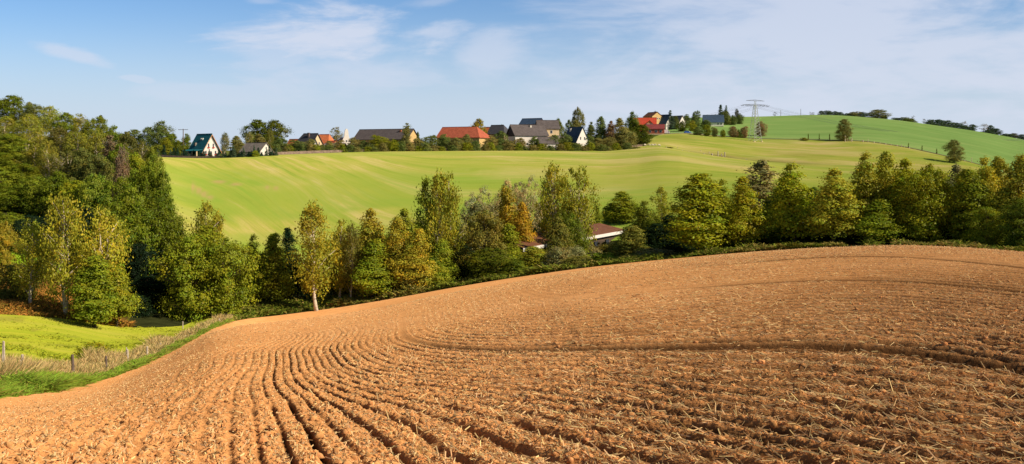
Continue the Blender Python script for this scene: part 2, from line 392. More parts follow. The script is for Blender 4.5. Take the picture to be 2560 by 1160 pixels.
_Q=np.array(_Q);_V=np.array(_V)
def _tp(d2): return .5*d2*np.log(d2+1e-9)
_d=((_Q[:,None]-_Q[None])**2).sum(-1);_n=len(_Q)
_A=np.zeros((_n+3,_n+3));_A[:_n,:_n]=_tp(_d)+np.eye(_n)*.03;_A[:_n,_n]=1;_A[:_n,_n+1:]=_Q;_A[_n,:_n]=1;_A[_n+1:,:_n]=_Q.T
_W=np.linalg.solve(_A,np.concatenate([_V,[0,0,0]]))
def furrow(X,Y):
    sh=X.shape;X=X.ravel();Y=Y.ravel();out=np.empty_like(X)
    u_=X/Y*2.2;w_=np.log(Y)
    for s_ in range(0,len(X),60000):
        u2=u_[s_:s_+60000];w2=w_[s_:s_+60000];o=_W[_n]+_W[_n+1]*u2+_W[_n+2]*w2
        for k in range(_n): o=o+_W[k]*_tp((u2-_Q[k,0])**2+(w2-_Q[k,1])**2)
        out[s_:s_+60000]=o
    out=out+(fbm(X*.16,Y*.16,31,2)-.5)*.3+(fbm(X*2.2,Y*2.2,35,2)-.5)*.16*sstep(25,8,Y)
    return out.reshape(sh)
TRAM=[20,39,50]
def relief(X,Y):
    g=furrow(X,Y)
    k=np.floor(g);t=g-k
    hh=_hash(k,k*0,77)
    amp=.85+.35*hh+.4*(hh>.8)
    brk=.6+.75*sstep(.3,.62,fbm(X*1.3,Y*1.3,51,3))
    wd=.12+.14*sstep(-.4,1.4,X)
    prof=np.exp(-((t-.5)/wd)**2)
    tr=0*g
    for tv in TRAM: tr=np.maximum(tr,np.exp(-((g-tv-.5)/.5)**2))
    return g,np.maximum(prof*amp*brk,1.1*tr),t
def soil_xyz(px,y,fade=None):
    X=(px-CX)/F*y
    return X
nc=1060;nr=1000
pxs=np.linspace(-320,2900,nc)
yend=Ye(pxs)
u=np.linspace(0,1,nr)[:,None]
inv=(1/4.3)*(1-u)+(1/yend)[None,:]*u
YY=1/inv;PX=np.broadcast_to(pxs,YY.shape);X=(PX-CX)/F*YY
Z0=height(X,YY).reshape(X.shape)
g,gro,_=relief(X,YY)
cyc=np.maximum(np.abs(np.gradient(g,axis=0)),np.abs(np.gradient(g,axis=1)))
fade=sstep(.42,.2,cyc)*(.10+.90*sstep(1.0,.45,YY/np.interp(PX,[-300,600,820,1000,1350,1600,2560],[45,36,33,24,23,25,34])))
gpx=np.gradient(g,axis=1)/(pxs[1]-pxs[0]);gX=gpx*F/YY
gYp=np.gradient(g,axis=0)/np.gradient(YY,axis=0);gY=gYp-gX*X/YY
spac=1/np.maximum(np.hypot(gX,gY),1.0)
okm=1-(1-sstep(.75,.5,spac))*sstep(1800,1550,PX)
fade=fade*okm
dep=np.clip((.2+.09*sstep(-.6,1,X))*spac,.01,.12)
rough=(fbm(X*7,YY*7,61,4,.6)-.5)
cell=np.maximum(np.abs(np.gradient(X,axis=1)),np.abs(np.gradient(YY,axis=0)))
rf=sstep(.09,.02,cell)
bill=np.abs(fbm(X*15,YY*15,66,3,.6)-.5)*2
edge=sstep(1.0,.985,u)
tram=np.zeros_like(g)
for tv in TRAM:
    wd=np.maximum(.36 if tv==20 else .3,cyc*1.0)
    tram=np.maximum(tram,np.exp(-((g-tv-.5)/wd)**2)*(.4+.9*fbm(X*.25,YY*.25,int(tv*10),2))*(1. if tv<30 else .8)*sstep({20:1010,39:1560,50:1700}[tv],{20:1250,39:1900,50:2000}[tv],PX)*okm)
leftcalm=sstep(470,760,PX)*.86+.14
Z=Z0-dep*gro*fade*leftcalm*edge-.3*np.clip(spac,.02,.16)*tram*edge*sstep(600,760,PX)+((.05+.035*sstep(900,300,PX))*rough+(.018+.016*sstep(900,300,PX))*(bill-.4))*rf*edge
dark=np.clip(gro*fade*leftcalm*(.8+.85*sstep(-.3,1.2,X))+tram*1.1*sstep(600,760,PX)-rough*(.5+.9*sstep(900,300,PX))*rf,0,1)  # moist grooves and tracks, darkened further with painted furrow shadow
Z=Z+.10*(1-sstep(.94,1.0,u))*0
verts=np.stack([X,YY,Z],-1).reshape(-1,3)
soil=link('plowed_field',mesh_np('plowed_field',verts,grid_faces(nr,nc),M['soil'],{'groove':dark.ravel(),'right_shade':(.30*sstep(-.8,4.0,X)*sstep(25,5,YY)).ravel(),'relief':rough.ravel()},True))
tag(soil,kind='structure')
SOILZ=Z;SOILY=YY;SOILPX=pxs
def soil_z(X,Y):
    """exact sheet height by bilinear look-up in the soil grid"""
    px=CX+F*X/Y;ci=np.clip((px-pxs_s[0])/(pxs_s[1]-pxs_s[0]),0,nc-1.001);c0=ci.astype(int)
    ye=Ye(px);uu=np.clip((1/Y-1/4.3)/(1/ye-1/4.3),0,1)*(nr-1);r0=np.clip(uu.astype(int),0,nr-2)
    fc=ci-c0;fr=uu-r0
    return (SOILZ[r0,c0]*(1-fc)+SOILZ[r0,c0+1]*fc)*(1-fr)+(SOILZ[r0+1,c0]*(1-fc)+SOILZ[r0+1,c0+1]*fc)*fr
pxs_s=pxs

def sheet(name,pxa,pxb,dpx,fy0,fy1,n,m,off,flowfn=None,bare=None,brown=None,lush=None):
    pxs=np.arange(pxa,pxb+.1,dpx);a=fy0(pxs);b=fy1(pxs)
    u=np.linspace(0,1,n)[:,None]
    YY=np.exp(np.log(a)*(1-u)+np.log(b)*u);PX=np.broadcast_to(pxs,YY.shape);X=(PX-CX)/F*YY
    Z=height(X,YY).reshape(X.shape)+off
    fx,fy=(X,YY) if flowfn is None else flowfn(PX,X,YY,Z)
    at={'flow':np.stack([fx,fy,0*fx],-1).reshape(-1,3)}
    at['lush']=(lush(PX,X,YY) if lush else 0*X).ravel()
    at['bare']=(bare(PX,X,YY) if bare else 0*X).ravel();at['brown']=(brown(PX,X,YY) if brown else 0*X).ravel()
    o=link(name,mesh_np(name,np.stack([X,YY,Z],-1).reshape(-1,3),grid_faces(*X.shape),m,at,True));return tag(o,kind='structure')
sheet('meadow',-500,620,5,lambda p:Ye(p)+.4,lambda p:T5[0](p)-1.5,60,M['meadow'],.05,
      brown=lambda p,X,Y:.35*sstep(.6,.75,fbm(X*.2,Y*.5,5,3)))
def hay0(p): return T6[0](p)-14
def hay1(p): return np.where(p<1580,T7[0](p),T7[0](p)+(T9[0](p)-T7[0](p))*sstep(1560,1660,p))
def hayflow(PX,X,Y,Z):
    k=sstep(1150,480,PX)
    return X*(1-.4*k)+Y*.45*k, Y*(1-.4*k)+X*.4*k+30*fbm(X*.012,Y*.012,3,3)
def haybare(p,X,Y):
    m=0*X
    for (bx,by,rx,ry) in ((497,478,7,5),(510,487,9,4),(484,470,4,7),(690,472,6,3),(668,470,5,3),(548,456,16,2.4),(524,496,9,3),(590,462,14,2.2)):
        q=ray(bx,by,180,420)
        if q: 
            m=np.maximum(m,np.exp(-(((p-bx)/rx)**2+((Y-q[1])/(ry*1.1))**2))*(.3+.8*fbm(X*.6,Y*.3,8,3)))
    return np.clip(m,0,.6)
def haybrown(p,X,Y):
    a=np.exp(-(((p-1790)/75)**2+((Y-452)/16)**2))*.85
    b=np.exp(-(((p-1960)/100)**2+((Y-455)/13)**2))*.5
    c=np.exp(-(((p-1700)/50)**2+((Y-545)/16)**2))*.25
    d=np.exp(-(((p-2000)/80)**2+((Y-500)/18)**2))*.2
    return np.clip((a+b+c+d)*(.5+fbm(X*.15,Y*.2,4,3)),0,.9)
def haylush(p,X,Y):
    a=sstep(330,225,Y)*sstep(.35,.6,fbm(X*.02+3,Y*.03,12,3)+.12)
    b=np.exp(-(((p-560)/90)**2+((Y-285)/22)**2))*.9
    c=np.exp(-(((p-1150)/260)**2+((Y-300)/28)**2))*.55*fbm(X*.02,Y*.05,13,3)*1.8
    d=sstep(.52,.68,fbm(X*.012,Y*.035,15,4))*.55
    return np.clip(a+b+c+d,0,1)
sheet('hillside_field',386,3100,6,hay0,hay1,170,M['hayfield'],.16,hayflow,haybare,haybrown,haylush)
sheet('crop_field',1560,3200,8,lambda p:T9[0](p)+5.0,lambda p:0*p+862,90,M['cropfield'],.16)
sheet('lane',1645,1850,6,lambda p:T9[0](p)+.3,lambda p:T9[0](p)+4.6,4,M['road'],.26)
sheet('field_track',1850,2620,6,lambda p:T9[0](p)+1.2,lambda p:T9[0](p)+4.2,4,M['track'],.24)
# ------------------------------------------------------------------ small ground litter (uncountable)
def ribbons(name,base,d,L,w,col,mat_,curve=.0,up=None,taper=True):
    """one bent blade or straw per row: base (N,3), d unit direction, length, width"""
    n=len(base);side=np.cross(d,rng.normal(size=(n,3)));side/=np.linalg.norm(side,axis=1)[:,None]+1e-9
    mid=base+d*(L*.55)[:,None]
    if up is None: up=np.zeros((n,3))
    tip=base+d*L[:,None]+up*L[:,None]*curve
    s=side*(w*.5)[:,None];k=.35 if taper else .9
    v=np.stack([base-s,base+s,mid-s*.9,mid+s*.9,tip-s*k,tip+s*k],1).reshape(-1,3)
    b=np.arange(n)*6
    f=np.concatenate([np.stack([b,b+1,b+3,b+2],1),np.stack([b+2,b+3,b+5,b+4],1)])
    return mesh_np(name,v,f,mat_,{'tint':np.repeat(col,6,axis=0)})
def cols(n,base,var,sat=.1):
    c=np.array(base)[None]*(1+var*(rng.random((n,1))*2-1));c=c*(1+sat*(rng.random((n,3))*2-1));return np.clip(c,0,1).astype(np.float32)
# straw litter
N=300000
y=4.6*np.exp(rng.random(N)**1.1*np.log(24));px=rng.uniform(-40,2600,N)
keep=rng.random(N)<(.40+.60*sstep(500,1700,px))*(.35+.9*fbm((px-CX)/F*y*.5,y*.5,90,3))
y=y[keep];px=px[keep];X=(px-CX)/F*y
ok=y<Ye(px)-1.0;X=X[ok];y=y[ok];px=px[ok];n=len(X)
g,gro,_=relief(X,y)
keep=rng.random(n)>sstep(.12,.4,gro)*.97*(y<40);X=X[keep];y=y[keep];px=px[keep];n=len(X)
z=soil_z(X,y)
e_=.03;gx=furrow(X+e_,y)-g[keep];gy=furrow(X,y+e_)-g[keep];tang=np.arctan2(-gx,gy)
az=np.where(rng.random(n)<.8,tang+rng.normal(0,.4,n)+math.pi*(rng.random(n)<.5),rng.uniform(0,2*math.pi,n));pit=np.abs(rng.normal(0,.22,n))+(rng.random(n)<.05)*rng.uniform(.4,1.1,n)
d=np.stack([np.cos(az)*np.cos(pit),np.sin(az)*np.cos(pit),np.sin(pit)],1)
L=np.clip(rng.lognormal(-3.25,.5,n),.015,.09)
L*=(.75+.4*sstep(600,2000,px))*(1+.012*y)
w=rng.uniform(.003,.0075,n)*(1+.045*y)
base=np.stack([X,y,z+rng.uniform(.002,.018,n)],1)
cc=cols(n,(.88,.63,.32),.3,.07);dk=rng.random(n)<.18;cc[dk]*=np.array([.5,.37,.28],np.float32)
tag(link('straw_litter',ribbons('straw_litter',base,d,L,w,cc,M['straw'],taper=False)),kind='stuff',label='pale broken straw littering the brown plowed soil',cat='straw')
# clods
ico_v=np.array([(0,-1,1.618),(0,1,1.618),(0,-1,-1.618),(0,1,-1.618),(-1,1.618,0),(1,1.618,0),(-1,-1.618,0),(1,-1.618,0),(-1.618,0,1),(-1.618,0,-1),(1.618,0,1),(1.618,0,-1)])/1.902
ico_f=np.array([(0,10,1),(0,1,8),(0,8,6),(0,6,7),(0,7,10),(1,10,5),(1,5,4),(1,4,8),(8,4,9),(8,9,6),(6,9,2),(6,2,7),(7,2,11),(7,11,10),(10,11,5),(3,2,9),(3,9,4),(3,4,5),(3,5,11),(3,11,2)])
N=40000
y=4.6*np.exp(rng.random(N)**1.3*np.log(5));px=rng.uniform(-40,2600,N);X=(px-CX)/F*y
g,gro,_=relief(X,y);ok=(y<Ye(px)-.8)&(rng.random(N)<.8-sstep(.08,.35,gro));X=X[ok];y=y[ok];px=px[ok];n=len(X)
s=np.clip(rng.lognormal(-4.75,.5,n),.004,.032)
z=soil_z(X,y)+s*.25
v=ico_v[None]*(1+.38*(rng.random((n,12,1))*2-1))*s[:,None,None]*np.stack([rng.uniform(.8,1.4,n),rng.uniform(.8,1.4,n),rng.uniform(.55,.95,n)],1)[:,None,:]
v=v+np.stack([X,y,z],1)[:,None,:]
f=(ico_f[None]+(np.arange(n)*12)[:,None,None]).reshape(-1,3)
cc=cols(n,(.80,.43,.17),.2,.04)
def clod_mat():
    m,t,out=mat('soil_clod');co=t.n('ShaderNodeTexCoord').outputs['Object']
    a=t.n('ShaderNodeAttribute',{'attribute_name':'tint'}).outputs['Color']
    f=t.noise(co,60,4,.6);c=t.mix(1.0,a,t.ramp(f,[(.3,(.7,.68,.66)),(.7,(1.1,1.1,1.1))]),'MULTIPLY')
    d=t.n('ShaderNodeBsdfDiffuse',Color=c,Roughness=1.0);bp=t.n('ShaderNodeBump',Height=f,Strength=.6,Distance=.01)
    t.L.new(bp.outputs[0],d.inputs['Normal']);t.L.new(d.outputs[0],out.inputs[0]);return m
tag(link('soil_clods',mesh_np('soil_clods',v.reshape(-1,3),f,clod_mat(),{'tint':np.repeat(cc,12,axis=0)},True)),kind='stuff',label='crumbly brown clods of soil scattered between the furrows',cat='soil')

# grass strips
def blades(name,label,cat,px,y,hmin,hmax,w,colfn,spread,curve=.35,off=0):
    n=len(px);X=(px-CX)/F*y;z=height(X,y)+off
    az=rng.uniform(0,2*math.pi,n);tl=np.abs(rng.normal(0,spread,n))
    d=np.stack([np.cos(az)*np.sin(tl),np.sin(az)*np.sin(tl),np.cos(tl)],1)
    L=rng.uniform(hmin,hmax,n)*(.25+2.6*np.clip(fbm(X*.28,y*.28,14,3)-.2,0,1)**1.3)
    up=np.stack([np.cos(az),np.sin(az),-.5+0*az],1)
    ww=w*rng.uniform(.6,1.4,n)*(.5+y/60)
    o=link(name,ribbons(name,np.stack([X,y,z-.03],1),d,L,ww,colfn(n,X,y),M['straw'],curve,up))
    return tag(o,label,cat,kind='stuff')
# green verge along the field edge
n=46000;px=rng.uniform(-330,575,n);a=rng.random(n)
wdt=np.interp(px,[-330,0,250,400,500,575],[4,4.2,4.5,5,6,6])
y=Ye(px)-.7+(a**1.1)*wdt+ (fbm(px*.02,px*0,21,3)-.5)*3.2
def green(n,X,y):
    c=cols(n,(.30,.44,.05),.35,.12);yl=rng.random(n)<.15+.3*(fbm(X*.3,y*.3,9,3)>.56);c[yl]=cols(int(yl.sum()),(.36,.33,.07),.3);return c
blades('grass_verge','lush green grass verge along the edge of the plowed field','grass',px,y,.22,.55,.035,green,.55,.4)
# tall dry grass along the fence
n=95000;px=rng.uniform(-330,580,n);wd2=np.interp(px,[-330,0,250,400,500,580],[8,8,10,13,14,7])
y=Ye(px)+np.interp(px,[-330,250,450,580],[3.2,3.6,4.6,5])+rng.random(n)**1.3*wd2
def dry(n,X,y):
    c=cols(n,(.82,.61,.28),.4,.08);gr=rng.random(n)<.22;c[gr]=cols(int(gr.sum()),(.28,.28,.06),.3);dk=rng.random(n)<.15;c[dk]*=.5;return c
blades('dry_grass','tall straw coloured dry grass growing along the fence posts','grass',px,y,.28,.8,.019,dry,.34,.15)
# orange bracken on the bank below the birches
n=16000;px=rng.uniform(-200,330,n);y=T5[0](px)-1.5+rng.random(n)*np.interp(px,[-200,60,200,330],[16,15,7,4])
def brk(n,X,y):
    c=cols(n,(.56,.29,.06),.4,.12);gr=rng.random(n)<.3;c[gr]=cols(int(gr.sum()),(.22,.17,.03),.3);return c
blades('bracken','rusty orange bracken and dry grass on the bank below the birches','bracken',px,y,.3,.9,.06,brk,.5,.4)
# weeds at the foot of the tree row
n=64000;px=rng.uniform(585,2750,n);px=px[(fbm(px*.022,px*0+3.3,71,3)+.25*rng.random(n))>.52];n=len(px);y=Ye(px)+.6+rng.random(n)**1.4*np.interp(px,[585,1200,2750],[9,9,14])
def weed(n,X,y):
    c=cols(n,(.20,.235,.03),.5,.15);yl=rng.random(n)<.1+.55*(fbm(X*.12,y*.12,19,3)>.5);c[yl]=cols(int(yl.sum()),(.38,.31,.08),.35);return c
blades('undergrowth','tangled green weeds between the plowed field and the tree row','weeds',px,y,.15,.95,.085,weed,.5,.4)
# meadow tufts
n=26000;px=rng.uniform(-300,560,n);a=Ye(px)+6;b=T5[0](px)-1;y=a+(b-a)*rng.random(n)
def mead(n,X,y):
    c=cols(n,(.43,.46,.035),.3,.1);k=fbm(X*.15,y*.4,44,3);c[k>.6]*=np.array([.8,.85,.9],np.float32);return c
blades('meadow_grass','short bright green grass blades across the small meadow','grass',px,y,.06,.26,.045,mead,.6,.5)
# ------------------------------------------------------------------ trees: prototypes at 10 m height
def unit(v): return v/(np.linalg.norm(v,axis=-1,keepdims=True)+1e-9)
KINDS={ # crown base, max radius, profile, clumps, leaves per clump, leaf length, leaf width, clump size, flatten, trunk radius, bark, white upper limbs
 'alder': dict(cb=.15,R=2.5,K=165,n=80,l=.25,w=.155,cs=.80,fl=.58,tr=.16,bark='bark',prof=lambda t:(np.clip((t+.08)/.28,0,1)**.7)*(1-t)**.72*1.15,stems=1),
 'birch': dict(cb=.22,R=2.1,K=120,n=50,l=.23,w=.13,cs=.62,fl=1.5,tr=.17,bark='birchbark',prof=lambda t:np.sin(np.pi*np.clip(t*.86+.10,0,1)**.85)**.75,stems=1),
 'birch2':dict(cb=.2,R=2.5,K=130,n=50,l=.23,w=.13,cs=.62,fl=1.5,tr=.16,bark='birchbark',prof=lambda t:np.sin(np.pi*np.clip(t*.86+.10,0,1)**.8)**.7,stems=3),
 'oak':   dict(cb=.06,R=3.9,K=165,n=82,l=.28,w=.19,cs=.95,fl=.72,tr=.22,bark='bark',prof=lambda t:np.sqrt(np.clip(1-(2*t-.85)**2/1.35,0,1)),stems=1),
 'willow':dict(cb=.06,R=3.4,K=130,n=80,l=.26,w=.10,cs=.80,fl=.85,tr=.2,bark='palebark',prof=lambda t:np.sqrt(np.clip(1-(2*t-.95)**2/1.2,0,1)),stems=2),
 'spruce':dict(cb=.02,R=2.2,K=210,n=56,l=.28,w=.10,cs=.62,fl=.5,tr=.13,bark='bark',prof=lambda t:(1-t)**.9,stems=1),
 'bush':  dict(cb=-.02,R=5.6,K=120,n=62,l=.55,w=.36,cs=1.5,fl=.75,tr=.12,bark='bark',prof=lambda t:np.sqrt(np.clip(1-t**2.0*.98,0,1)),stems=4),
 'bare':  dict(cb=.3,R=2.8,K=40,n=26,l=.34,w=.2,cs=.7,fl=.5,tr=.12,bark='bark',prof=lambda t:np.sin(np.pi*np.clip(t*.8+.15,0,1))**.6,stems=2),
 'poplar':dict(cb=.08,R=1.5,K=95,n=60,l=.26,w=.17,cs=.6,fl=.9,tr=.13,bark='palebark',prof=lambda t:(np.clip((t+.1)/.3,0,1)**.6)*(1-t)**.42*1.1,stems=1),
}
def make_proto(kind,seed):
    k=KINDS[kind];r=np.random.default_rng(seed*131+len(kind)*7+3)
    H=10.0;z0=k['cb']*H;R0=k['R'];K=k['K']
    # trunk(s)
    mb=MB();stems=[]
    for s in range(k['stems']):
        a=r.uniform(0,6.28);lean=(0.10 if k['stems']==1 else .13+.06*s)*r.uniform(.3,1)
        ph=r.uniform(0,6.28);top=H*(.93 if s==0 else r.uniform(.72,.9))
        if kind=='bush': top=H*.55;lean=.35
        pts=[np.array([math.cos(a)*lean*z*.5+.12*math.sin(z*.8+ph)+(.22*math.cos(a) if k['stems']>1 else 0),math.sin(a)*lean*z*.5+.12*math.cos(z*.7+ph)+(.22*math.sin(a) if k['stems']>1 else 0),z]) for z in np.linspace(-.15,top,8)]
        rad=[k['tr']*(1.25 if i==0 else 1)*(1-.88*i/7)*(1 if s==0 else .75) for i in range(8)]
        mb.tube(pts,rad,6);stems.append(np.array(pts))
    # lobes make the outline uneven
    lob=[(r.uniform(0,6.28),r.uniform(0,1),r.uniform(.25,.5)) for _ in range(7)]
    C_=[];S_=[]
    tries=0
    while len(C_)<K and tries<20000:
        tries+=1
        t=r.random();rr=float(k['prof'](np.array(t)))
        if r.random()>rr*.85+.15: continue
        az=r.uniform(0,6.28)
        mul=.72
        for (la,lt,ls) in lob:
            da=(az-la+math.pi)%(2*math.pi)-math.pi
            mul+=ls*math.exp(-(da/.7)**2-((t-lt)/.14)**2)
        mul=min(mul,1.18)
        rho=R0*rr*mul*(r.random()**.45)
        if kind=='spruce':
            lay=round(t*13)/13;rho=R0*float(k['prof'](np.array(min(lay,.97))))*(.15+.9*r.random())*min(mul,1.0)*1.2;t=min(lay+.075*r.random(),.985)-rho*.014
        z=z0+t*(H-z0)
        cs=k['cs']*r.uniform(.5,1.4)*(.55 if t>.9 else (.8 if t>.75 else 1))
        p=np.array([rho*math.cos(az),rho*math.sin(az),z])
        st=stems[len(C_)%len(stems)]
        zz=min(z,st[-1][2]);ax=np.array([np.interp(zz,st[:,2],st[:,0]),np.interp(zz,st[:,2],st[:,1]),0])*(.8 if kind!='bush' else 1)
        C_.append(p+ax);S_.append(cs)
    C_=np.array(C_);S_=np.array(S_)
    # limbs
    nl=int(len(C_)*(.5 if kind!='spruce' else .15))
    for i in r.permutation(len(C_))[:nl]:
        p=C_[i];st=stems[i%len(stems)];dxy=math.hypot(p[0],p[1])
        zb=max(.05*H,p[2]-dxy*(.9 if kind in('birch','birch2','poplar') else .55)-.3);zb=min(zb,st[-1][2]*.97)
        b=np.array([np.interp(zb,st[:,2],st[:,0]),np.interp(zb,st[:,2],st[:,1]),zb])
        mid=(b+p)/2+np.array([0,0,.12*dxy])
        rb=k['tr']*.36*(1-.6*zb/H)
        mb.tube([b,mid,p],[rb,rb*.62,rb*.2],4)
    trunk=mb.mesh('trunk',M[k['bark']],True)
    # leaves
    n=k['n'];NN=len(C_)*n
    q=r.normal(size=(NN,3));q=unit(q)*(r.random((NN,1))**.55)*1.12
    sc=np.repeat(S_,n)[:,None]
    q[:,2]*=k['fl']
    if k['fl']>1: q[:,2]-=.55*r.random(NN)
    far=r.random(NN)<.2;q[far]*=r.uniform(1.1,1.75,(int(far.sum()),1))
    off=q*sc
    cen=np.repeat(C_,n,axis=0)
    pos=cen+off
    if k['fl']<.6:    # sprays sag outward
        rad=np.linalg.norm(off[:,:2],axis=1);pos[:,2]-=.2*rad**2/sc[:,0]
    pos[:,2]=np.maximum(pos[:,2],.05)
    axis=cen.copy();axis[:,2]*=.75
    outw=unit(pos-np.stack([0*axis[:,0],0*axis[:,1],axis[:,2]],1))
    nrm=unit(.85*unit(off)+.4*outw+.3*np.array([0,0,1])+.36*r.normal(size=(NN,3)))
    tx=unit(np.cross(nrm,r.normal(size=(NN,3))))
    if k['fl']>1: tx=unit(tx*.6+np.array([0,0,-.8])); 
    ty=unit(np.cross(nrm,tx))
    L=(k['l']*r.uniform(.6,1.3,NN))[:,None];W=(k['w']*r.uniform(.6,1.3,NN))[:,None]
    v=np.stack([pos-tx*L*.5,pos-ty*W*.5+nrm*W*.1,pos+tx*L*.5,pos+ty*W*.5+nrm*W*.1],1).reshape(-1,3)
    f=np.arange(NN*4).reshape(-1,4)
    clt=np.repeat(r.uniform(.72,1.25,len(C_)),n)[:,None]*r.uniform(.78,1.22,(NN,1))
    hue=np.repeat(r.normal(0,.055,len(C_)),n)[:,None]+r.normal(0,.045,(NN,1))
    tint=np.concatenate([clt*(1+hue*1.6),clt,clt*(1-hue)],1)
    crown=mesh_np('crown',v,f,M['needle' if kind=='spruce' else 'leaf'],{'tint':np.repeat(np.clip(tint,.1,2.2),4,axis=0)})
    wid=2*np.percentile(np.linalg.norm(pos[:,:2],axis=1),93)
    top=np.percentile(pos[:,2],99.7)
    return dict(trunk=trunk,crown=crown,w=wid,h=top)
PROTO={}
for kd,nv in (('alder',5),('birch',4),('birch2',3),('oak',4),('willow',2),('spruce',3),('bush',4),('bare',2),('poplar',2)):
    PROTO[kd]=[make_proto(kd,i+1) for i in range(nv)]
NAMES={'alder':('alder_tree','tree'),'birch':('birch_tree','tree'),'birch2':('birch_tree','tree'),'oak':('broadleaf_tree','tree'),'willow':('willow_tree','tree'),'spruce':('spruce_tree','tree'),'bush':('bush','bush'),'bare':('bare_tree','tree'),'poplar':('slender_tree','tree')}
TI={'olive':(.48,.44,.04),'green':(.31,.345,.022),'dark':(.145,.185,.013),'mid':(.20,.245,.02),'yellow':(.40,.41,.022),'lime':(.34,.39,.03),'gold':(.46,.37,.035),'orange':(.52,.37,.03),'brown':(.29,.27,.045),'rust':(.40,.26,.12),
 'silver':(.60,.55,.27),'spruce':(.035,.085,.045),'black':(.022,.045,.014),'fargreen':(.20,.25,.06),'farblue':(.12,.18,.10),'farolive':(.33,.30,.085),'grey':(.36,.34,.13),'fargrey':(.20,.19,.15),'pale':(.36,.31,.18)}  # far tints carry painted haze; black also paints deep shade into crowns
NT_=[0]
def tree(kind,px,top,Y,wpx,tint,label,group=None,name=None,cat=None,dz=-.12,hmin=1.0,jit=.10):
    k=PROTO[kind];i=NT_[0];NT_[0]+=1
    pr=k[i%len(k)]
    x,y,z=P(px,Y,dz)
    H=max(rowz(top,Y)-z,hmin);W=wpx/F*Y
    nm,ct=NAMES[kind]
    rz=(i*2.39996)%6.283
    t=thing(name or nm,label,cat or ct,(x,y,z),rz,group)
    t.scale=(W/pr['w'],W/pr['w'],H/pr['h'])
    c=np.array(TI[tint] if isinstance(tint,str) else tint);rr=random.Random(i*7+1)
    b=1+jit*rr.uniform(-1,1)*1.3;c=c*b*np.array([1+jit*rr.uniform(-.8,.8),1,1])
    for nm2 in ('trunk','crown'):
        o=link(nm2,pr[nm2],t);o.color=(*[float(v) for v in c],1)
    return t
HL=[]
# --- wood on the left hill, by rows from the skyline down to its front edge
def wood(row,where,items):
    items=sorted(items)
    for n,(px,top,Y,w,kind,tint,desc) in enumerate(items):
        tree(kind,px,top,Y,w,tuple(v*k for v,k in zip(TI[tint],(1.3,1.28,1.15) if tint in ('dark','mid','green') else (.80,.86,1.1))),f'{desc}, {ORD[n]} from the left {where}',group='trees of the wood on the left hill')  # dark, mid and green tints brightened to paint sunlight onto the wood
wood('sky',"along the wooded hill's skyline",[
 (-40,232,300,95,'oak','dark','dark round crown'),(35,240,295,90,'oak','dark','dark round crown'),(85,258,290,75,'oak','brown','brownish round crown'),(128,266,285,60,'birch','olive','olive feathery crown'),(165,282,280,60,'oak','mid','green round crown'),
 (205,286,270,55,'birch','olive','olive feathery crown'),(245,290,268,65,'oak','mid','green round crown'),(283,316,262,55,'oak','dark','dark round crown'),(318,330,255,60,'oak','brown','brownish round crown'),(352,352,250,55,'birch','brown','brown feathery crown'),(382,372,245,50,'oak','mid','green round crown')])
wood('up',"in the wood's upper olive row",[
 (8,292,250,75,'birch','olive','olive feathery crown'),(-30,300,245,90,'oak','brown','brownish round crown'),(25,335,232,85,'oak','mid','green leafy crown'),(62,285,245,80,'birch2','olive','olive crown with bare white limbs'),(112,322,240,75,'birch2','olive','olive feathery crown'),(155,318,238,70,'birch','brown','brownish feathery crown'),(195,330,235,75,'birch2','olive','olive feathery crown'),
 (236,322,232,65,'birch','olive','olive feathery crown'),(272,340,228,50,'poplar','rust','thin rusty brown crown'),(298,362,226,70,'oak','mid','green leafy crown'),(340,385,222,70,'oak','green','green leafy crown'),(375,400,222,65,'oak','mid','green leafy crown')])
wood('mid',"in the wood's middle row",[
 (-25,372,215,95,'oak','dark','dark green crown'),(40,385,212,100,'oak','mid','green leafy crown'),(85,362,210,70,'birch','olive','olive feathery crown'),(122,352,208,65,'birch2','olive','olive crown with pale trunk'),(165,378,205,80,'birch2','brown','brownish feathery crown'),
 (205,372,203,75,'alder','brown','brownish layered crown'),(248,388,200,85,'oak','brown','brownish round crown'),(308,368,196,42,'birch','rust','thin half bare crown with white trunk'),(330,425,192,85,'oak','mid','green leafy crown'),(372,418,190,80,'oak','dark','dark green crown'),(405,430,190,60,'oak','mid','green leafy crown')])
wood('low',"in the wood's lower dark row",[
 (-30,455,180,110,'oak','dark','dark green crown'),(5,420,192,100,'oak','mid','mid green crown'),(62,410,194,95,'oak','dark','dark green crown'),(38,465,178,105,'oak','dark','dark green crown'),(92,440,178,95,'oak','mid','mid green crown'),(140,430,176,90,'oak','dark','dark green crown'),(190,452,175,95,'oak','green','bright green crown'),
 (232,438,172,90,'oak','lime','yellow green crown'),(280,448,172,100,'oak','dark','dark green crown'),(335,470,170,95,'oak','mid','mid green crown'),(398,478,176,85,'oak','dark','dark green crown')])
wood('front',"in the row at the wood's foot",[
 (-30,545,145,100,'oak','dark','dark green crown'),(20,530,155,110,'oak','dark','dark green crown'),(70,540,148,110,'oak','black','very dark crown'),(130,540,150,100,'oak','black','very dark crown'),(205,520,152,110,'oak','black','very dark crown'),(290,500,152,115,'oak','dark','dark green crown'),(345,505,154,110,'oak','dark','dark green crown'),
 (400,505,158,115,'oak','dark','dark green crown'),(428,545,162,75,'oak','mid','mid green crown'),(345,610,150,95,'oak','black','low very dark crown'),(395,625,152,105,'oak','black','low very dark crown'),(440,630,150,80,'oak','black','low very dark crown')])
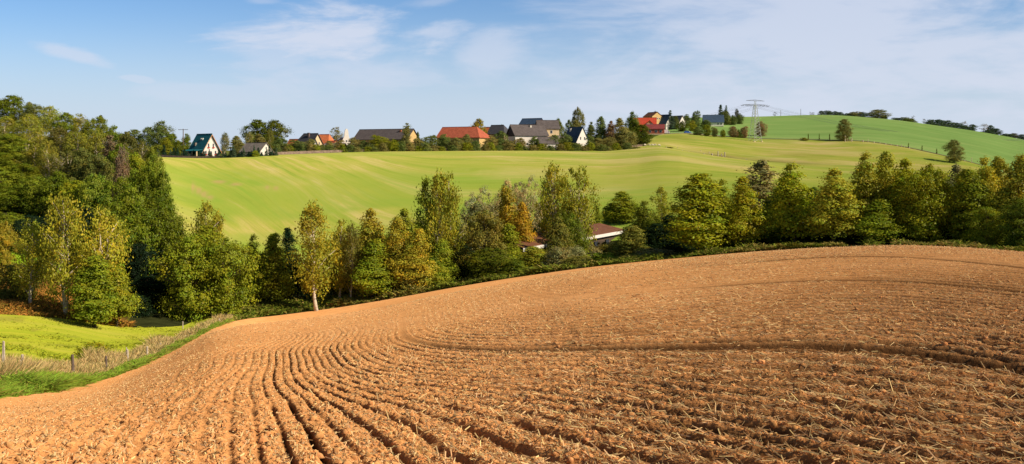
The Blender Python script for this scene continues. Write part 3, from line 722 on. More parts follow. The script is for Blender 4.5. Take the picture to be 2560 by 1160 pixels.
# --- trees in front of the wood, below the small meadow's far edge
for a in [
 ('oak',5,555,128,70,'gold','yellowing autumn tree at the left edge of the photo'),
 ('birch',76,555,117,80,'olive','slim birch with bare white trunk on the orange bank'),
 ('birch2',165,490,114,125,'olive','tall birch with forked white trunk standing before the dark wood'),
 ('birch2',252,522,116,130,'olive','broad olive birch right of the tall forked birch'),
 ('alder',232,640,111,110,'green','low layered tree with yellowish stems below the broad olive birch'),
 ('alder',292,640,116,90,'green','low green tree beside the black shadow under the wood'),
 ('bush',40,660,121,110,'brown','brownish bush left of the slim white trunked birch'),
 ('oak',372,690,136,120,'black','very dark low tree left inside the black shadow under the wood'),  # near-black crowns added here to paint the deep shadow under the wood
 ('oak',430,700,135,110,'black','very dark low tree right inside the black shadow, beside the broad round pair'),  # near-black crown added to paint the deep shadow under the wood
 ('bush',335,735,127,80,'black','dark bush at the left end of the black shadow'),  # near-black bush added to paint the left end of that shadow
 ('birch',512,508,150,95,'olive','birch top rising behind the broad round tree by the field corner'),
 ('birch',546,530,152,45,'olive','narrow birch top right behind the broad round tree'),
 ('oak',478,592,131,150,'green','left half of the broad round tree pair at the field corner'),
 ('oak',562,590,133,140,'green','right half of the broad round tree pair at the field corner'),
 ('alder',520,565,138,130,'green','taller tree between the broad round pair and the birch tops'),
 ('alder',636,590,146,60,'mid','ragged thin tree right of the broad round pair'),
 ('alder',684,585,144,85,'green','green layered conical tree left of the very dark spruce'),
 ('spruce',714,572,152,75,'black','very dark spruce in the valley row left of the white trunked birch'),
 ('spruce',745,640,152,60,'black','low dark spruce behind the white trunked birch'),
 ('birch',790,508,141,110,'olive','tall birch with a clean white trunk at the field edge'),
 ('birch',848,552,147,65,'olive','slender birch right of the clean white trunked birch'),
 ('birch',878,560,146,50,'brown','thin bare stemmed tree left of the yellow topped tree'),
 ('alder',925,525,150,95,'gold','tree with a yellow autumn top in the middle of the row'),
 ('alder',930,600,145,105,'green','green layered tree below the yellow autumn top'),
 ('alder',890,620,152,80,'mid','shaded green tree behind the two slender stems'),
 ('alder',835,640,154,80,'dark','dark undergrowth tree behind the white trunked birch'),
 ('alder',992,545,147,80,'olive','olive tree right of the yellow topped tree'),
 ('alder',1010,525,156,90,'lime','bright lime green tree left of the weeping birches'),
 ('alder',1040,575,146,95,'olive','olive tree in front of the left weeping birch'),
 ('bush',1030,660,146,100,'brown','brownish bush at the foot of the lime green tree'),
 ('birch',1063,448,166,75,'green','left and darkest of the three tall weeping birches'),
 ('birch',1093,430,164,80,'olive','middle and tallest of the three weeping birches'),
 ('birch',1126,436,165,75,'olive','right one of the three tall weeping birches'),
 ('alder',1100,600,156,80,'lime','lime green tree at the foot of the weeping birches'),
 ('bush',1092,668,147,80,'lime','bright green bush at the field edge below the weeping birches'),
 ('willow',1175,495,190,95,'silver','left one of the silvery grey willows'),
 ('willow',1215,470,188,95,'silver','second silvery grey willow from the left'),
 ('willow',1270,452,192,95,'silver','third silvery grey willow, behind the orange tree'),
 ('willow',1318,444,190,85,'silver','right and tallest of the silvery grey willows'),
 ('oak',1190,510,172,110,'grey','dull grey green tree in front of the silvery willows'),
 ('oak',1215,530,158,125,'brown','brownish olive round tree in front of the silvery willows'),
 ('alder',1264,468,176,75,'orange','orange leaved autumn tree left of its smaller neighbour'),
 ('alder',1306,508,172,70,'orange','smaller orange leaved tree on the right'),
 ('alder',1272,560,160,80,'green','green tree under the two orange ones'),
 ('oak',1220,622,151,135,'dark','wide dark green bush like tree at the field edge'),
 ('bush',1290,650,152,80,'mid','mid green bush right of the wide dark tree'),
 ('spruce',1356,456,195,58,'spruce','dark spruce between the willows and the birch pair'),
 ('birch2',1400,412,180,95,'olive','left one of the tall birch pair in the middle'),
 ('birch2',1440,418,178,95,'olive','right one of the tall birch pair in the middle'),
 
 ('oak',1425,530,172,80,'mid','dark leafy tree under the birch pair'),
 ('alder',1392,545,164,85,'brown','olive brown layered tree left below the birch pair'),
 ('alder',1335,617,155,90,'olive','olive shrub like tree at the field edge below the orange trees'),
 ('bush',1395,618,152,75,'grey','grey green shrub left of the shed gap'),
 ('bush',1440,614,158,70,'grey','pale grey shrub in front of the long shed'),
 ('bush',1440,640,148,70,'brown','brownish bush at the field edge below the long shed'),
 ('bush',1470,612,178,70,'grey','grey green shrub left below the white fascia of the long shed'),
 ('bush',1512,606,182,70,'brown','brownish shrub under the middle of the long shed roof'),
 ('bush',1550,603,184,60,'mid','dark shrub under the right end of the long shed roof'),
 ('bush',1505,632,150,90,'lime','yellow green bush in front of the shed gap'),
 ('alder',1575,565,160,80,'brown','tan brown half dead tree right of the long shed'),
 ('bush',1640,622,149,100,'grey','low grey green bush at the field edge right of the shed'),
 ('bush',1585,640,147,80,'brown','brown bush below the tan half dead tree'),
 ('spruce',1495,520,214,30,'green','young pale spruce right of the birch pair'),
 ('alder',1560,480,218,85,'green','feathery green tree above the right end of the long shed'),
 ('alder',1525,508,220,50,'green','small green tree behind the long shed'),
 ('alder',1612,505,180,80,'mid','darker green tree left of the pale slim birch'),
 ('birch',1655,468,182,60,'olive','pale slim birch left of the big sunny alder'),
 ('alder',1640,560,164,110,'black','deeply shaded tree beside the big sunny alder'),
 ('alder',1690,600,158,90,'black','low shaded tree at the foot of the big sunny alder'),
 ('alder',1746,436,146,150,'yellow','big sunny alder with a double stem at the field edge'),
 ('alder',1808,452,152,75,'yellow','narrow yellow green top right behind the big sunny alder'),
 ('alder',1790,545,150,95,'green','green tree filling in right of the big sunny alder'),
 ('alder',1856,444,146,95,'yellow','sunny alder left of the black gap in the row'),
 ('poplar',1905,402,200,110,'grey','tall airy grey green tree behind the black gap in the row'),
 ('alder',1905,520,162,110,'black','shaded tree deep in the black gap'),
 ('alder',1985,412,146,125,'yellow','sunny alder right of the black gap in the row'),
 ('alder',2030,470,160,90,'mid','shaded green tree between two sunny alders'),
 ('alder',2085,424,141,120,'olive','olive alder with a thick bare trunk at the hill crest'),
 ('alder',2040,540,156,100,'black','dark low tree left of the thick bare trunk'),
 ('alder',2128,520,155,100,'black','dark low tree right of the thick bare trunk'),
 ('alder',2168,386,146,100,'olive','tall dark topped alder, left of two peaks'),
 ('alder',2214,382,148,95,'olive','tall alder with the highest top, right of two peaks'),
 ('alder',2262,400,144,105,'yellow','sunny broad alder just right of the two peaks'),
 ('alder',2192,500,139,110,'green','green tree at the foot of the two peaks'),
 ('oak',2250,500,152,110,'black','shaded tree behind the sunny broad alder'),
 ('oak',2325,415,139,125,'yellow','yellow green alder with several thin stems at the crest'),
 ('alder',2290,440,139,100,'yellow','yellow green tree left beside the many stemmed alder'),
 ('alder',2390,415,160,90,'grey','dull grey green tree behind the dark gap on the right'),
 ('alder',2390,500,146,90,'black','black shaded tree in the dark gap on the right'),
 ('alder',2430,425,136,110,'green','green alder right of the dark gap'),
 ('alder',2462,398,140,95,'olive','olive alder with a pointed top near the right edge'),
 ('alder',2495,395,142,90,'olive','second olive pointed alder from the right edge'),
 ('oak',2470,520,128,105,'green','leafy low tree under the pointed alders on the right'),
 ('alder',2545,392,134,115,'olive','large brownish alder cut by the right edge'),
 ('oak',2548,500,124,110,'mid','dark leafy low tree at the right edge'),
 ('alder',2640,400,128,130,'olive','alder just outside the right edge'),
 ]:
    kind,px,top,Y,w,ti,lab=a
    tree(kind,px,top,Y,w,ti,lab)
# filler trees put in to darken gaps in the row, black ones painted as shade
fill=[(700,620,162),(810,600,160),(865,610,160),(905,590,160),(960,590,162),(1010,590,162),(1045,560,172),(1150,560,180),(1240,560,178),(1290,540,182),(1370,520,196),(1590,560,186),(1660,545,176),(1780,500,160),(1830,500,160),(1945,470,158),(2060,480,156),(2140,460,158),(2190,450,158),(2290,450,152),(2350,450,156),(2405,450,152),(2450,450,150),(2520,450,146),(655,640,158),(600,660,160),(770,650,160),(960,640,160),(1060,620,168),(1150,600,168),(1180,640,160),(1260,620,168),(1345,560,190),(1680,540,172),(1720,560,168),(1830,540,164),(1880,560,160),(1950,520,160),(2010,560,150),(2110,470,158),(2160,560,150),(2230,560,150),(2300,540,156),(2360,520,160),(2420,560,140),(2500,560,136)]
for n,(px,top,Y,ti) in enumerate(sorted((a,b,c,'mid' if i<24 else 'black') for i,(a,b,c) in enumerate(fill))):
    tree('oak' if n%2 else 'alder',px,top,Y,95,ti,f'added filler tree darkening the valley row, {ORD[n]} from the left',group='added filler trees darkening the row')
# ------------------------------------------------------------------ trees around the village and beyond
def row(where,group,items,name=None,cat=None,hmin=.8):
    items=sorted(items)
    for n,(kind,px,top,Y,w,ti,desc) in enumerate(sorted(items,key=lambda a:a[1])):
        tree(kind,px,top,Y,w,ti,f'{desc}, {ORD[n]} from the left {where}',group,name,cat,hmin=hmin)
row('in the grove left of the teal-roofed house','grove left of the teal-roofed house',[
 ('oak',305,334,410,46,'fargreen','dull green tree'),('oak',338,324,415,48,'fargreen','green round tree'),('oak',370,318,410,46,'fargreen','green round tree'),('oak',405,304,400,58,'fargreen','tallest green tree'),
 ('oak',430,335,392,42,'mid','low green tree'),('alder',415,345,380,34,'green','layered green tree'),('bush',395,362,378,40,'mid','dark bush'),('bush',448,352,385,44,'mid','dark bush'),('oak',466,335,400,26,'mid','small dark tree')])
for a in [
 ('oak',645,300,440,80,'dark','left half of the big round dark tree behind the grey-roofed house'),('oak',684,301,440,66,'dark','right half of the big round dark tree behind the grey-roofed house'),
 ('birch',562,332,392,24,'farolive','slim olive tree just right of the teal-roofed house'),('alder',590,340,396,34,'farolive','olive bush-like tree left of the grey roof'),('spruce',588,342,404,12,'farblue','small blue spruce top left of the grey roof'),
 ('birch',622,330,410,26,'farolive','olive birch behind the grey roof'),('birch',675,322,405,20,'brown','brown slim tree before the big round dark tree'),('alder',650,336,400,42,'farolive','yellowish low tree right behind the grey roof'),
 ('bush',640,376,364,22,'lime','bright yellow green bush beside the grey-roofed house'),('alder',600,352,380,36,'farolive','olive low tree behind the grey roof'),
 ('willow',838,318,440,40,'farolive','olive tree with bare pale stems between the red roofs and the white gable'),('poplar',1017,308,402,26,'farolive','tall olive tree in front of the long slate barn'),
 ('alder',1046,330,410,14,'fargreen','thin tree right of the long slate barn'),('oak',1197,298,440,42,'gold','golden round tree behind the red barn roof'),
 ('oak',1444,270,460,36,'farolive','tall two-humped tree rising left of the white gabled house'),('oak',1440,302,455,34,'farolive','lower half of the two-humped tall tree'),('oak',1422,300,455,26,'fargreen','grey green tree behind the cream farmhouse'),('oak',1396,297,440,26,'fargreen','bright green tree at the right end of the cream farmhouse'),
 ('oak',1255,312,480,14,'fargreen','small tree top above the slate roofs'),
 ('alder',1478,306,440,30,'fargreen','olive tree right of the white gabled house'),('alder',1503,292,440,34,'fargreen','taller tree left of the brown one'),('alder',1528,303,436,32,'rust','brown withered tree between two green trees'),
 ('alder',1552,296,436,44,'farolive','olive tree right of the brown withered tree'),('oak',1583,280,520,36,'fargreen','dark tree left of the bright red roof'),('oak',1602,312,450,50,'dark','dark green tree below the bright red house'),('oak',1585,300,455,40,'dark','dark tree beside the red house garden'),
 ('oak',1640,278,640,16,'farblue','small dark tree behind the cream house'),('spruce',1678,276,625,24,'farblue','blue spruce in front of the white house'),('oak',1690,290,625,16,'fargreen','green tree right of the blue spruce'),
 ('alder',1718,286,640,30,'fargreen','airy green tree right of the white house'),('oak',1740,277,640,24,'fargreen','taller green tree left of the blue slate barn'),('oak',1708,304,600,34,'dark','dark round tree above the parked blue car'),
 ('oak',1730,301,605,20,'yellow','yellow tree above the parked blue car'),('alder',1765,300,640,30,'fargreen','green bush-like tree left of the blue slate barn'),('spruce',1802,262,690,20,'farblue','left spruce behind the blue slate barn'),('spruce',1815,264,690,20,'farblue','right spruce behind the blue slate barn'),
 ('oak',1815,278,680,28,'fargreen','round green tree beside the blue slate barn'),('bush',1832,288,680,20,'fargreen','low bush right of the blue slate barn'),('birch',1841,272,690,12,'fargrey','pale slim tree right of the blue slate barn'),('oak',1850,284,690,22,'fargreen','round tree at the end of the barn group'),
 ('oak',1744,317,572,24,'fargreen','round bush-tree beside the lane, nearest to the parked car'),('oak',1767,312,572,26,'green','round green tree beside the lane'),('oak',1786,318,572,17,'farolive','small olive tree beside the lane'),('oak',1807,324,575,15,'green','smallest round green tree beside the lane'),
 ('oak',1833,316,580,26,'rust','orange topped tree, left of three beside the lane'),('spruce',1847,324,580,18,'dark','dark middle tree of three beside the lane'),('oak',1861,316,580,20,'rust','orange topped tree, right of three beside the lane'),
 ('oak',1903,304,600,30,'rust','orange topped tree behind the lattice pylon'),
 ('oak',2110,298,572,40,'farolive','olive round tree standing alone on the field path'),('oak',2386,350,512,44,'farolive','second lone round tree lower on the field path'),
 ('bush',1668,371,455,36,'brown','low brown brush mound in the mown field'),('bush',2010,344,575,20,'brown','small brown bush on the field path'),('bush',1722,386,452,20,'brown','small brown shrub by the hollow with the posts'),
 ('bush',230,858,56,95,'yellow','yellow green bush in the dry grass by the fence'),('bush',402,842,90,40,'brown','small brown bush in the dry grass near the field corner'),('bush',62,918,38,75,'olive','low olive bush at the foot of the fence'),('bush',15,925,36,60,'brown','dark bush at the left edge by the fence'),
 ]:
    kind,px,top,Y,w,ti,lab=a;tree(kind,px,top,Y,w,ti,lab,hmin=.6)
row('in the row behind the village fence','garden trees behind the village fence',[
 ('oak',705,346,394,46,'fargreen','green garden tree'),('oak',742,350,396,42,'fargreen','green garden tree'),('oak',776,348,398,34,'farolive','olive garden tree'),('bush',805,362,400,26,'fargreen','garden bush'),('oak',822,352,402,22,'farolive','small olive tree'),
 ('oak',850,350,404,26,'farolive','olive garden tree'),('oak',884,344,406,34,'farolive','olive garden tree'),('bush',908,352,404,32,'fargreen','garden bush'),('oak',945,338,404,46,'green','big green garden tree'),('bush',925,360,400,30,'fargreen','garden bush'),('oak',985,348,402,36,'green','green garden tree'),
 ('bush',1005,350,402,30,'fargreen','garden bush'),('oak',1042,346,404,36,'farolive','olive garden tree'),('oak',1078,338,406,46,'fargreen','green garden tree'),('oak',1110,336,407,38,'fargreen','green garden tree'),('oak',1140,344,404,34,'farolive','olive garden tree'),('oak',1168,336,407,28,'farolive','olive garden tree'),
 ('bush',1192,352,404,30,'fargreen','garden bush'),('oak',1228,340,410,38,'farolive','olive garden tree'),('oak',1252,328,414,42,'fargreen','green garden tree'),('bush',1272,352,410,34,'farolive','olive garden bush'),('oak',1300,345,412,34,'farolive','olive garden tree'),('oak',1336,342,414,38,'fargreen','green garden tree'),
 ('bush',1360,358,412,34,'farolive','olive garden bush'),('oak',1386,338,416,42,'fargreen','green garden tree'),('oak',1412,334,420,34,'fargreen','green garden tree'),('bush',1440,358,416,46,'farolive','olive garden bush'),('oak',1470,338,424,34,'fargreen','green garden tree'),('oak',1495,345,424,40,'farolive','olive garden tree'),
 ('oak',1525,342,426,40,'farolive','olive garden tree'),('oak',1560,320,430,58,'farolive','large olive garden tree')])
hb=[]
for i,px in enumerate(np.linspace(690,1585,44)):
    hb.append(('bush',float(px+rng.uniform(-6,6)),float(366-(px>1000)*3+rng.uniform(-9,5)),float(np.interp(px,[690,1000,1585],[384,397,418])),float(rng.uniform(22,34)),('fargreen','farolive','green')[i%3],('leafy green bush','olive green bush','bright green bush')[i%3]))
row('low along the long village fence','low bushes along the village fence',hb,name='garden_bush')
# young conifers in front of the teal-roofed house
items=[]
for i,px in enumerate(np.linspace(398,690,34)):
    items.append(('spruce',float(px+rng.uniform(-3,3)),float(372-8*math.sin(i*1.9)+rng.uniform(-4,5)+(6 if 455<px<560 else 0)),366,float(rng.uniform(9,14)),'spruce' if i%3 else 'farblue','small dark young conifer'))
for n,a in enumerate(items):
    tree(*a[:5],a[5],'small dark young conifer along the low fence before the teal-roofed and grey-roofed houses','young conifers along the low dark fence',hmin=1.2)
# trees along the far crest
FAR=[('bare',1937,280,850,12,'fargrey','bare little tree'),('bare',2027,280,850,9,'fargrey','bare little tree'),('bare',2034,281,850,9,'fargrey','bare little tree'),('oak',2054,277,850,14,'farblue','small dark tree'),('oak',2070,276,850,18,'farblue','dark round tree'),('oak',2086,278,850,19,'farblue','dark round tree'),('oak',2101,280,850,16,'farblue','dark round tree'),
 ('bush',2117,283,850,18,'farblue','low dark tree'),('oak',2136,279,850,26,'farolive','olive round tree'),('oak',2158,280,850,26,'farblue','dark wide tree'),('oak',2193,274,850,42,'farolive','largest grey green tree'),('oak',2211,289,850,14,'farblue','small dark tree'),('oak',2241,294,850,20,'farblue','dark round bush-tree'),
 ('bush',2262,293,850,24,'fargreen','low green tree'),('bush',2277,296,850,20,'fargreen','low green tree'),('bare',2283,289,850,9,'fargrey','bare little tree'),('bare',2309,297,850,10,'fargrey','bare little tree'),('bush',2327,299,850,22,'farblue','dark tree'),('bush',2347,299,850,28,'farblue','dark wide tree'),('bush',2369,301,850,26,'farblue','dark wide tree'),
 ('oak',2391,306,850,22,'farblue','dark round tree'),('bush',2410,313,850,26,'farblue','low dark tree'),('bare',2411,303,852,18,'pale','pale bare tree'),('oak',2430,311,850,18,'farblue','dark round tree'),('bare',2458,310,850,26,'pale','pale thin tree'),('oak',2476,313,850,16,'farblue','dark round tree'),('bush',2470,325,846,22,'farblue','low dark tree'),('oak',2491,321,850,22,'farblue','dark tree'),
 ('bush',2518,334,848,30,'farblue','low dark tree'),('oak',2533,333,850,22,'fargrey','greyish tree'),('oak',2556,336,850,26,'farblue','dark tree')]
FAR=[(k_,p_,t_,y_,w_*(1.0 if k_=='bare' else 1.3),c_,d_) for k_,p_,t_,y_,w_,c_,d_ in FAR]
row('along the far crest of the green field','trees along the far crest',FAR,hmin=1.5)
row('along the edge of the bright green field','saplings along the green field',[('poplar',2021,334,582,3,'dark','thin young sapling'),('poplar',2048,334,582,3,'dark','thin young sapling'),('poplar',2074,334,580,3,'dark','thin young sapling'),('poplar',2271,357,562,3,'dark','thin young sapling'),('poplar',2305,363,556,3,'dark','thin young sapling'),('poplar',2342,371,550,3.5,'dark','thin young sapling')],name='sapling',hmin=1.2)
# ------------------------------------------------------------------ houses
def house(name,label,cat,px,Y,yaw,L,W,eave,ridge,wall,roof,base_dz=-.3,over=.45,hip=(0,0),windows=(),chimneys=(),doors=(),gablewall=None,z=None,roofthick=.22,half=None):
    """ridge along local X; +X gable turned by yaw; windows: (face,u,v,w,h) face in front/back/right/left"""
    x,y,zz=P(px,Y,base_dz)
    if z is not None: zz=z
    t=thing(name,label,cat,(x,y,zz),yaw)
    b=MB();l,w=L/2,W/2;E,Rg=eave,ridge
    b.add([(-l,-w,0),(l,-w,0),(l,w,0),(-l,w,0),(-l,-w,E),(l,-w,E),(l,w,E),(-l,w,E)],[(0,1,5,4),(1,2,6,5),(2,3,7,6),(3,0,4,7)])
    gr=Rg-.12
    if not hip[1]: b.add([(l,-w,E),(l,w,E),(l,0,gr)],[(0,1,2)])
    if not hip[0]: b.add([(-l,w,E),(-l,-w,E),(-l,0,gr)],[(0,1,2)])
    b.build('wall',M[wall],t)
    if gablewall:
        g=MB();g.add([(-l-.03,w,E-.6),(-l-.03,-w,E-.6),(-l-.03,-w,E),(-l-.03,0,gr),(-l-.03,w,E)],[(0,1,2,3,4)]);g.build('dark_gable',M[gablewall],t)
    sl=(Rg-E)/w;o=over;dz=-o*sl
    r=MB();h0=hip[0];h1=hip[1];xl=-l-o;xr=l+o
    A=[(xl,-w-o,E+dz),(xr,-w-o,E+dz),(xr-(h1+o if h1 else 0),0,Rg),(xl+(h0+o if h0 else 0),0,Rg),(xr,w+o,E+dz),(xl,w+o,E+dz)]
    top=[tuple(np.add(p,(0,0,roofthick))) for p in A]
    vs=A+top
    fs=[(6,7,8,9),(9,8,10,11),(3,2,1,0),(5,4,2,3),(0,1,7,6),(4,5,11,10)]
    fs+=[(1,2,8,7),(2,4,10,8)] if not h1 else [(1,4,10,7),(7,10,8)]
    fs+=[(3,0,6,9),(5,3,9,11)] if not h0 else [(5,0,6,11),(11,6,9)]
    r.add(vs,fs);rf=r.build('roof',M[roof],t)
    # ridge cap
    MB().box(((A[2][0]+A[3][0])/2,0,Rg+roofthick+.03),(abs(A[2][0]-A[3][0]),.3,.12)).build('ridge_cap',M[roof],rf)
    def face(f,u,v,wd,ht,dep):
        if f=='front': return (u,-w-dep,v),(wd,.08,ht)
        if f=='back': return (u,w+dep,v),(wd,.08,ht)
        if f=='right': return (l+dep,u,v),(.08,wd,ht)
        return (-l-dep,u,v),(.08,wd,ht)
    for f,u,v,wd,ht in windows:
        c,d=face(f,u,v,wd+.24,ht+.24,.02);wn=MB().box(c,d).build('window',M['frame'],t)
        c,d=face(f,u,v,wd,ht,.05);MB().box(c,d).build('pane',M['glass'],wn)
    for f,u,v,wd,ht in doors:
        c,d=face(f,u,v,wd,ht,.03);MB().box(c,d).build('door',M['door'],t)
    for cx,cy,ht,m in chimneys:
        zr=Rg-abs(cy)*sl
        ch=MB().box((cx,cy,zr+ht/2-.4),(.75,.75,ht+.8)).build('chimney',M[m],rf)
        MB().box((cx,cy,zr+ht+.05),(.95,.95,.12)).build('cap',M['chimney'],ch)
    return t,rf
A45=R
# 1 teal roof house
t,rf=house('house','white steep gabled house with a dark teal tiled roof and skylight','house',511,372,R(-38),8.6,7.6,3.1,9.3,'white_wall','teal_roof',-.2,.7,
  windows=[('right',-1.1,5.0,.55,1.4),('right',1.0,5.0,.55,1.4),('right',-2.3,2.3,.6,1.3),('right',0,2.0,.7,1.5),('right',2.0,2.3,.6,1.3),('front',-2.4,1.8,1.2,1.6),('front',.4,1.8,1.2,1.6)],chimneys=[(3.4,.35,.7,'chimney')],doors=[('front',2.4,1.2,1.1,2.1)])
fl=MB()
for u,v in ((-1.1,4.15),(1.0,4.15),(-2.3,1.45),(0,1.1),(2.0,1.45)): fl.box((4.45,u,v),(.3,.95,.35))
fl.build('flower_box',M['flowers'],t)
s=MB()
sl=(9.3-3.1)/3.8
for u in (-.1,.9): s.box((u,-1.35,9.3-1.35*sl+.38),(.6,.5,.75))
s.build('skylight',M['frame'],rf)
MB().box((-1.9,-2.75,9.3-2.75*sl+.62),(1.0,.75,1.3)).build('dormer_vent',M['grey_roof'],rf)
pr=MB()
pr.add([(-4.9,-6.6,2.75),(4.5,-6.6,2.75),(4.5,-3.9,3.35),(-4.9,-3.9,3.35),(-4.9,-6.6,2.9),(4.5,-6.6,2.9),(4.5,-3.9,3.5),(-4.9,-3.9,3.5)],[(4,5,6,7),(3,2,1,0),(0,1,5,4),(1,2,6,5),(3,0,4,7)])
pr.build('porch_roof',M['teal_roof'],t)
for u in (-4.4,-1.6,1.4,4.0): MB().box((u,-6.2,1.38),(.55,.4,2.75)).build('porch_column',M['cream_wall'],t)
rb=MB()
for sgn in (-1,1):
    rb.add([(5.05,0,9.25),(5.05,sgn*4.5,2.0),(5.05,sgn*4.5,1.7),(5.05,0,8.9),(5.13,0,9.25),(5.13,sgn*4.5,2.0),(5.13,sgn*4.5,1.7),(5.13,0,8.9)],[(4,5,6,7),(0,3,2,1),(0,1,5,4),(2,3,7,6)])
rb.build('verge_board',M['trim'],rf)
# 2 grey roof house
house('house','low white house with a wide weathered grey roof','house',641,372,R(-30),10.2,7.0,1.6,4.9,'white_wall','grey_roof',.2,.4,windows=[('right',0,3.0,.5,.9),('right',.2,1.6,.5,.7),('front',2.5,.9,.8,.7)],doors=[('right',2.2,.8,.9,1.7)])
# 3 slate house with cross gable
t,rf=house('house','cream house with a dark slate half hipped roof and tall chimney','house',770,425,R(-28),10.5,8.5,3.4,8.8,'cream_wall','slate_roof',-.2,.5,hip=(2.8,0),windows=[('right',-1.2,4.6,.7,1.1),('right',1.2,4.6,.7,1.1),('right',-1.8,2.0,.8,1.1)],chimneys=[(1.4,-1.2,1.9,'chimney')])
house('house','narrow white gable wing below the slate house with tall chimney','house',787,412,R(-75),6.5,3.4,2.6,6.4,'white_wall','slate_roof',-.3,.3,windows=[('right',0,2.2,.5,.8)])
house('house','house end with orange roof left behind the slate house','house',735,440,R(-30),5,5,3.5,6.6,'cream_wall','orange_roof',-.2,.3)
house('house','orange tiled roof half hidden right behind the slate house','house',815,432,R(-20),6.2,7,4.4,8.3,'cream_wall','orange_roof',-.2,.3,hip=(0,1.4),windows=[('right',0,2.5,.7,.9)])
house('house','small shed house with red front roof beside the bare stemmed tree','house',829,420,R(-35),5.0,5.5,3.0,5.2,'cream_wall','red_roof',-.2,.3,chimneys=[],windows=[('right',0,1.8,.6,.8)])
house('shed','low outbuilding with a flat grey roof under the white gable','shed',838,408,R(-15),9,6,2.1,4.0,'dark_wall','grey_roof',-.2,.3,doors=[('front',0,1,1.4,1.9)])
# 4 white stepped gable
t=thing('gable_house','bright white curved gable of a farm building standing up like a spire','building',P(866,425,-.2),R(25))
prof=[(-3.6,0),(3.6,0),(3.6,4.0),(2.6,4.6),(1.6,5.8),(1.0,7.4),(.75,9.6),(.35,10.6),(-.35,10.6),(-.75,9.6),(-1.0,7.4),(-1.7,5.8),(-2.7,4.8),(-3.6,4.2)]
g=MB();n=len(prof);g.add([(x,-.3,z) for x,z in prof]+[(x,.3,z) for x,z in prof],[tuple(range(n)),tuple(range(2*n-1,n-1,-1))]+[((i+1)%n,i,i+n,(i+1)%n+n) for i in range(n)])
g.build('gable_wall',M['white_wall'],t)
b=MB();b.add([(-3.5,.32,4.2),(3.5,.32,4.2),(3.5,9,4.2),(-3.5,9,4.2),(0,.32,7.0),(0,9,7.0)],[(1,2,5,4),(3,0,4,5),(2,3,5)]);b.build('roof',M['brown_slate'],t)
MB().box((0,4.7,2.0),(6.9,8.6,4.3)).build('wall',M['cream_wall'],t)
wn=MB().box((0,-.34,5.2),(.8,.08,1.0)).build('window',M['frame'],t);MB().box((0,-.37,5.2),(.55,.08,.75)).build('pane',M['glass'],wn)
# 5 long slate barn
t,rf=house('barn','long yellow barn under a huge dark slate roof','barn',966,446,R(-24),28.5,11,6.0,10.5,'yellow_wall','brown_slate',-.4,.5,windows=[('right',-2,3.4,.9,1.1),('right',2,3.4,.9,1.1),('front',6,3.3,.9,1.0),('front',1,3.3,.9,1.0),('front',-5,3.3,.9,1.0)],doors=[('front',11,1.7,2.6,3.2)],chimneys=[(8.6,-1.6,1.0,'red_brick_chimney')])
# 6 red barn
house('barn','long yellow barn with a half hipped red tiled roof','barn',1160,432,R(-26),21.5,11.5,6.2,10.8,'yellow_wall','red_roof',-.3,.5,hip=(0,4.2),gablewall='dark_wall',windows=[('front',7.5,3.4,.9,1.1),('front',4.5,3.4,.9,1.1),('front',0,3.4,.9,1.1),('right',0,3,.9,1.1)],doors=[('front',-5,1.6,2.4,3.0)])
# 7 small roofs
house('house','small orange tiled roof between the red barn and slate roofs','house',1226,458,R(-25),6,6,5.5,11,'cream_wall','orange_roof',-.2,.3)
house('house','dark slate roofed house left of the big slate farmhouse','house',1250,450,R(-30),9,8,7.8,11.8,'cream_wall','slate_roof',-.2,.4,hip=(0,2.5),windows=[('front',1,5.3,.8,1),('right',0,5,.8,1)])
# 8 big slate farmhouse with left gable shade painted as a dark face
t,rf=house('farmhouse','big farmhouse with slate roof, shade-darkened gable and white front wall','house',1318,424,R(22),15.5,10,6.9,11.3,'white_wall','brown_slate',-.2,.5,gablewall='dark_wall',windows=[('front',-2,3.0,.8,1.0),('front',2,3.0,.8,1.0),('front',5.5,3.0,.8,1.0)],chimneys=[(1.2,-1.0,.9,'white_chimney')],doors=[('front',0,1.1,1.1,2.2)])
house('house','blue black roof top with brown gable rising above the slate farmhouse','house',1330,470,R(-32),10.5,6,12.6,15.2,'brick_wall','blue_roof',-.2,.4)
house('house','cream farmhouse wing with dark slate roof and two windows','house',1368,436,R(8),9.5,8,10,13.6,'cream_wall','brown_slate',-.2,.4,windows=[('front',-2.6,8.4,.9,1.2),('front',1.2,8.4,.9,1.2),('front',-2.6,4.0,.9,1.3),('front',1.2,4.0,.9,1.3)],doors=[('front',4,1.2,1.1,2.2)])
house('shed','low white lean-to with slate roof at the right end of the farmhouse','shed',1368,414,R(16),8,5,3.4,6.0,'white_wall','brown_slate',-.2,.3,windows=[('front',0,2.2,.8,.8)])
house('shed','tiny pale garden house between the garden trees','shed',1398,425,R(10),5,4,5.0,6.6,'cream_wall','grey_roof',-.2,.3,doors=[('front',0,1,.9,2)])
# 11 white gable house
t,rf=house('house','bright white gabled house with a dark blue roof side','house',1440,424,R(-52),8.6,7.2,4.2,10.4,'white_wall','blue_roof',-.2,.35,windows=[('right',-1.2,5.5,.6,1.2),('right',1.2,5.5,.6,1.2),('right',-1.6,2.2,.7,1.1),('right',1.6,2.2,.7,1.1)],chimneys=[(-2.5,-.8,1.0,'white_chimney')])
